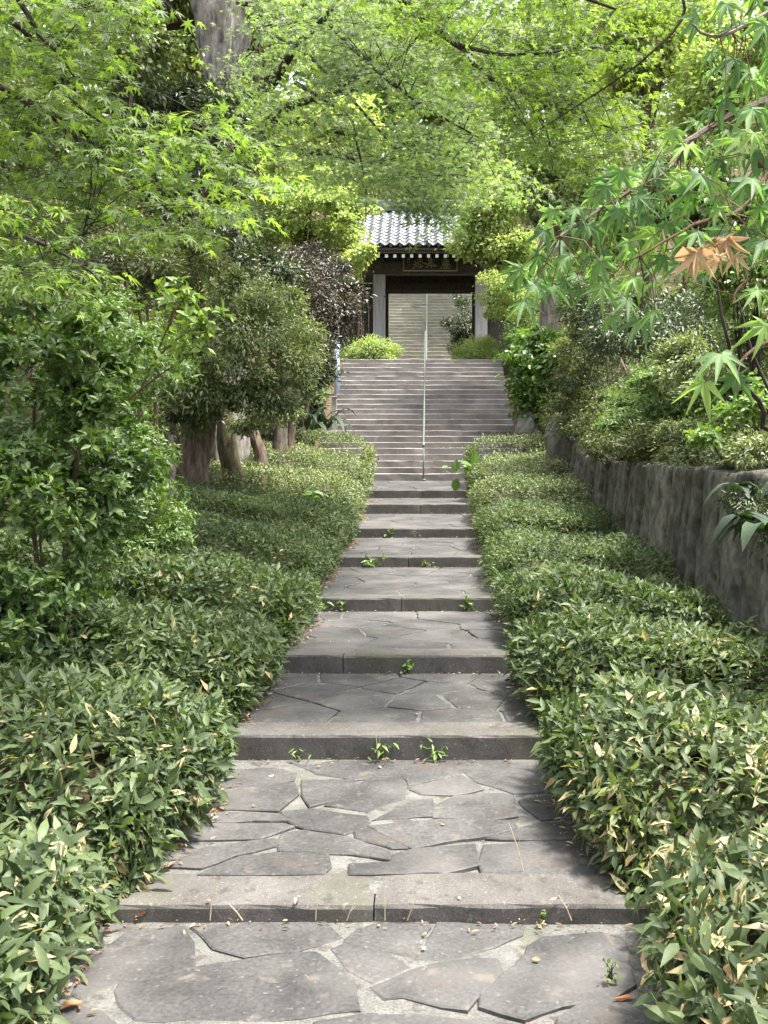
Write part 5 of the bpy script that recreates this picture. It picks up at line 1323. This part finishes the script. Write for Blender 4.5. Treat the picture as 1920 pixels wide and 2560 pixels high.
# ------------------------------------------------------------------ trees behind the gate and along the slopes
FT = [
 ('tall sunlit tree beyond the upper stairs at the top middle', 830, 120, 62, 200, 230, 'far', .34, 16000),
 ('bushy tree behind the gate roof, left of its ridge', 700, 300, 50, 150, 150, 'ygreen', .3, 12000),
 ('dark evergreen behind the gate, seen over its ridge', 960, 350, 58, 150, 130, 'far_dark', .3, 12000),
 ('sunlit tree rising over the right end of the gate roof', 1010, 180, 52, 150, 180, 'far', .3, 13000),
 ('broad pale green tree behind the crossing maple branch', 1200, 150, 46, 160, 190, 'pgreen', .27, 14000),
 ('yellow green tree at the upper right behind the near maple', 1400, 120, 40, 170, 180, 'ygreen', .24, 15000),
 ('tall light tree at the top right corner', 1580, 150, 36, 160, 220, 'ygreen', .22, 14000),
 ('dark tree low behind the near maple leaves', 1480, 420, 30, 180, 140, 'far_dark', .19, 15000),
 ('mid green tree between the pale trunk and the right slope', 1320, 470, 36, 130, 130, 'far', .2, 12000),
 ('dark wooded tree at the right edge behind the shrubs', 1640, 560, 26, 140, 150, 'far_dark', .16, 12000),
 ('light green tree at the top left behind the old trunk', 560, 60, 46, 130, 160, 'ygreen', .27, 10000),
 ('shady tree at the far left behind the maple leaves', 60, 240, 28, 170, 230, 'far_dark', .18, 14000),
 ('dark tree on the left slope behind the ivy', 250, 330, 32, 170, 200, 'far_dark', .2, 13000),
 ('green tree behind the maroon bush', 520, 380, 38, 150, 160, 'far', .22, 12000),
 ('dark tree low on the left slope', 330, 620, 24, 150, 160, 'far_dark', .15, 12000),
 ('green tree at the far left edge beyond the azalea', 60, 560, 20, 150, 160, 'far_dark', .13, 11000),
 ('tree far behind the upper stairs on the left', 400, 120, 55, 160, 200, 'far', .3, 10000),
]
for i, (lab, dx, dy, Y, rx, rz, mt, sz, n) in enumerate(FT):
    bl = [PB(dx+random.uniform(-.35, .35)*rx, dy+random.uniform(-.4, .4)*rz, Y+random.uniform(-1.5, 1.5), rx*.62, rz*.5) for _ in range(5)] + [PB(dx, dy, Y, rx*.7, rz*.65)]
    b0 = D(dx, dy, Y)
    bx_ = float(b0[0]); bx_ = (4.0 if bx_ >= 0 else -4.0) if abs(bx_) < 4.0 and Y < 60 else bx_
    tree('broadleaf_tree', lab, bl, int(n*.8), sz*1.15, FAR, M[mt], .11 if Y < 40 else .2, 'bark', 'trees on the wooded slopes', base=(bx_, Y), sub=1.0*Y/45, seed=60+i, f=.45, w=.6, shell=.5)
# wooded hillside far behind: reads as one mass
n = 95000
A = rng.uniform(-1, 1, n); X = A*46; Y = 72+6*np.cos(A*3)+rng.normal(size=n)*3; Zt = rng.random(n)**.85*44+6
X = X + 2.5*fbm(X*.12, Zt*.12, o=3, seed=77); Y = Y + 6*fbm(X*.14, Zt*.16, o=3, seed=78)
p = np.stack([X, Y, Zt], -1); keep = (Zt < 40 + 9*fbm(X*.11, X*0, o=3, seed=79)) & (fbm(X*.5, Zt*.5, o=3, seed=80) > -.75)
p = p[keep]; n = len(p)
o = scatter('wooded_hillside', FAR, p, nrm(rdir(n)+np.array((0, -.2, -.5))), nrm(rng.normal(size=(n, 3))*.5+np.array((0, -.6, .8))), .75*rng.uniform(.6, 1.3, n), tints(p, 81, .25, .6), M['far'], None)
tag(o, 'wooded hillside filling the background above the gate', 'woodland', None, 'stuff')

# dark clipped shrub standing inside the gate on the right
b = PB(995, 690, 41.5, 38, 55, .7); bush('gate_shrub', 'dark shrub seen through the gate opening on its right', 'bush', [b, PB(1005, 740, 41.5, 30, 40, .6)], 5000, .13, OVALN, M['dark_green'], sub=.3, stems=2, seed=90)

# ------------------------------------------------------------------ small plants and fallen things
c = D(1088, 1195, 9.6)
t = thing('lily_turf', 'tuft of long thin arching green blades at the right edge of the path', 'plant', (c[0], 9.6, float(pz(9.6))+.25))
grass = leaf_mat('lily_turf_blade', [(0,(.05,.09,.03)),(1,(.13,.2,.07))], .4, .3, (1.3,1.5,.6), src='obj')
for i in range(70):
    a = random.uniform(0, 2*math.pi); L_ = random.uniform(.25, .46); el = random.uniform(.5, 1.3); V = []
    b0 = Vector((c[0], 9.6, float(pz(9.6))+.22)) + Vector((random.uniform(-.04, .04), random.uniform(-.04, .04), 0))
    if i > 45: b0 += Vector((.03, -.9 if i > 58 else -.45, -.1))
    dr = Vector((math.cos(a), math.sin(a), 0)); sd_ = Vector((-math.sin(a), math.cos(a), 0))
    for k in range(6):
        u = k/5; pq_ = b0+dr*L_*u+Vector((0, 0, 1))*L_*(el*u-1.15*u*u); ww = .0042*(1-u**2*.95)
        V += [pq_-sd_*ww, pq_+sd_*ww]
    mesh_np('blade', [tuple(v) for v in V], [(2*k, 2*k+1, 2*k+3, 2*k+2) for k in range(5)], grass, t)

def small_plant(name, label, c, n, L_, tmplm, parent_group=None, hh=.1, cat='weed', lean=(0, -.3, .4)):
    t = thing(name, label, cat, tuple(c), parent_group); c = np.array(c)
    p = c + np.stack([rng.normal(size=n)*L_*.7, -np.abs(rng.normal(size=n))*L_*.4, rng.random(n)*hh], -1)
    d = nrm(rng.normal(size=(n, 3))*.6+np.array((0, -.3, -.05))); nn = nrm(np.array(lean)+np.array((0, 0, .5))+rng.normal(size=(n, 3))*.3)
    leaf_objects(tmplm, p, d, nn, L_*rng.uniform(.7, 1.2, n), t)
    mb = MB()
    for q in p: mb.tube([c+np.array((random.uniform(-.01, .01), 0, -.005)), (c+q)/2+np.array((0, -.005, .015)), q], .0014, 3, cap=False)
    o = mb.build('stalks', M['twig'], t); return t
fr_me = leaf_meshes(OVALW, 'weed_leaf', M['fresh'], 4, .03); fn_me = leaf_meshes(TRI, 'weed_blade', M['fresh'], 4, .03); fl_me = leaf_meshes(LANCE, 'sprig_leaf', M['fresh'], 4, .03)
def at_step(k, px): y = STEPS[k-1][0]; return (EX+(px-VX)*y/F, y-.012, STEPS[k-1][1]+.004)
WG = 'weeds in the joints of the path'
for k, px, n, L_, me_, hh, lab in (
    (6, 972, 9, .07, fr_me, .13, 'round leaved weed at the foot of the sixth path step'),
    (6, 1040, 6, .05, fn_me, .1, 'small brownish grass weed right of the round leaved one'),
    (5, 931, 22, .12, fn_me, .12, 'grass tuft at the foot of the fifth path step, left of the middle'),
    (5, 1070, 12, .05, fr_me, .06, 'low dark weed at the foot of the fifth path step, right of the grass tuft'),
    (4, 850, 16, .04, fr_me, .1, 'clover-like weed at the left of the fourth path step'),
    (4, 1165, 22, .05, fr_me, .16, 'bushy weed with dry stalks at the right of the fourth path step'),
    (4, 798, 10, .085, fl_me, .1, 'light green star leaved seedling at the left end of the fourth path step'),
    (3, 1018, 26, .035, fr_me, .08, 'small round leaved weed in the middle of the third path step'),
    (2, 746, 10, .04, fn_me, .08, 'thin withering weed at the left of the second path step'),
    (2, 955, 14, .055, fl_me, .1, 'narrow leaved weed in the middle of the second path step'),
    (2, 1085, 18, .055, fl_me, .1, 'larger narrow leaved weed right of the middle of the second path step'),
    (1, 1357, 5, .025, fr_me, .05, 'tiny bright green weed at the right of the nearest path step')):
    small_plant('weed', lab, at_step(k, px), n, L_, me_, WG, hh)
small_plant('weed', 'sprouting green weed on the paving at the lower right beside the hedge', (.80, 3.28, .03), 16, .022, fr_me, WG, .08)
# light green broad seedling in the left hedge, and big leaves in the right hedge
c = D(695, 1075, 15.2); small_plant('seedling', 'light green broad leaved seedling standing out of the left hedge', c, 11, .15, leaf_meshes(OVALW, 'seedling_leaf', M['fresh'], 4, .03), None, .12, 'plant')
c = D(1010, 1035, 19.5); small_plant('big_leaf_plant', 'green large leaved plant leaning out of the right hedge near the long stairs', c, 16, .26, leaf_meshes(OVALW, 'big_leaf', M['fresh'], 4, .03), None, .35, 'plant')

# dry stalks at the nearest step, fallen leaves
for (px, y0, hh, lean, kk) in ((527, 1, .17, .02, 1), (608, 1, .07, -.05, 1), (790, 1, .11, .01, 1), (963, 1, .13, .0, 1), (1019, 1, .12, .05, 1), (868, 1, .07, .03, 1), (1428, 1, .1, -.05, 1), (945, 2, .14, -.01, 2), (1400, 0, .2, -.06, 0)):
    if y0: b = at_step(kk, px)
    else: b = (.585, 4.02, .09)
    t = thing('dry_stalk', {527:'tallest straw coloured dry stalk at the left of the nearest step',608:'short leaning dry stalk right of the tallest one',790:'forked dry stalk left of the middle of the nearest step',963:'straight pale stalk in the middle of the nearest step',1019:'hooked grey stalk right of the middle of the nearest step',868:'small curled dry leaves at the middle of the nearest step',1428:'dry twig at the right end of the nearest step',945:'brown dry stalk on the second path step',1400:'long straight dry stalk leaning by the right hedge above the nearest step'}[px], 'stalk', b, 'dry stalks on the steps')
    MB().tube([b, (b[0]+lean*.4, b[1]-.01, b[2]+hh*.5), (b[0]+lean, b[1]-.015, b[2]+hh)], [.0024, .002, .0009], 5).build('stalk', M['straw'], t)
    MB().tube([(b[0]+lean*.4, b[1]-.01, b[2]+hh*.5), (b[0]+lean*.4+.02, b[1]-.02, b[2]+hh*.85)], [.0014, .0006], 4).build('side_shoot', M['straw'], t)
fallen = leaf_mat('fallen_leaf', [(0,(.25,.11,.05)),(.35,(.34,.19,.1)),(.6,(.45,.33,.2)),(.85,(.45,.38,.14)),(1,(.5,.45,.34))], .6, .2, (1,1,1), src='obj')
fme = leaf_meshes(OVALW, 'fallen_leaf', fallen, 3, .07)+leaf_meshes(OVALN, 'fallen_leaf', fallen, 3, .07)
def single_leaf(x, y, z, s, me, label, group=None):
    o = bpy.data.objects.new('fallen_leaf', me); COL.objects.link(o)
    o.location = (x, y, z); o.scale = (s, s, s); o.rotation_euler = (R(random.uniform(-12, 12)), R(random.uniform(-14, 14)), random.uniform(0, 6.28))
    return tag(o, label, 'leaf', group)
def ong(px, py):
    for i in range(8, -1, -1):
        ya = STEPS[i-1][0] if i else -3; yb = STEPS[i][0] if i < 8 else 23.5
        z = STEPS[i-1][2] if i else .02
        Y = (EZ-z)*F/(py-VY)
        if ya <= Y <= yb: return EX+(px-VX)*Y/F, Y, z+.008
    return EX+(px-VX)*Y/F, Y, .1
x, y, z = ong(1235, 1899); single_leaf(x, y, z, .055, fme[0], 'orange fallen leaf at the foot of the second path step on the right')
x, y, z = ong(671, 1943); single_leaf(x, y, z, .035, fme[1], 'small yellow fallen leaf on the paving left of the middle')
x, y, z = ong(338, 2306); single_leaf(x, y, z+.01, .075, fme[2], 'curled brown fallen leaf at the left end of the nearest step')
x, y, z = ong(1352, 2406); single_leaf(x, y, z, .03, fme[0], 'small reddish fallen leaf on the nearest paving stones, right side')
x, y, z = ong(750, 2292); single_leaf(x, y, z, .07, fme[4], 'long pale fallen bamboo leaf at the foot of the nearest step')
x, y, z = ong(1400, 2300); single_leaf(x, y, z, .06, fme[5], 'pale curled bamboo leaf at the right of the nearest step')
x, y, z = ong(1530, 2503); single_leaf(x, y, z, .08, fme[3], 'long straw leaf lying at the lower right beside the hedge')
x, y, z = ong(150, 2530); single_leaf(x, y, z, .07, fme[2], 'brown fallen leaf in the lower left corner')
for i in range(70):
    k = random.random(); Y = 2.5+k*k*17; X = random.uniform(-.9, .9)
    single_leaf(X, Y, float(bed_z(np.array([Y]))[0])+.008, random.uniform(.012, .028), fme[i % 6], 'small pale fallen leaf scrap on the paving stones', 'leaf scraps on the paving')
for i in range(40):
    s = random.randrange(0, 22); X = random.uniform(-2, 2)
    single_leaf(X, 23.5+(s+.6)*.3304, 1.45+(s+1)*.1591+.01, random.uniform(.05, .09), fme[i % 6], 'pale fallen leaf lying on the long stairs', 'leaves fallen on the long stairs')

# unlabelled helpers never stay at top level; count what was made
print('OBJECTS', len(S.objects), 'TRIS', sum(len(m.polygons) for m in bpy.data.meshes))
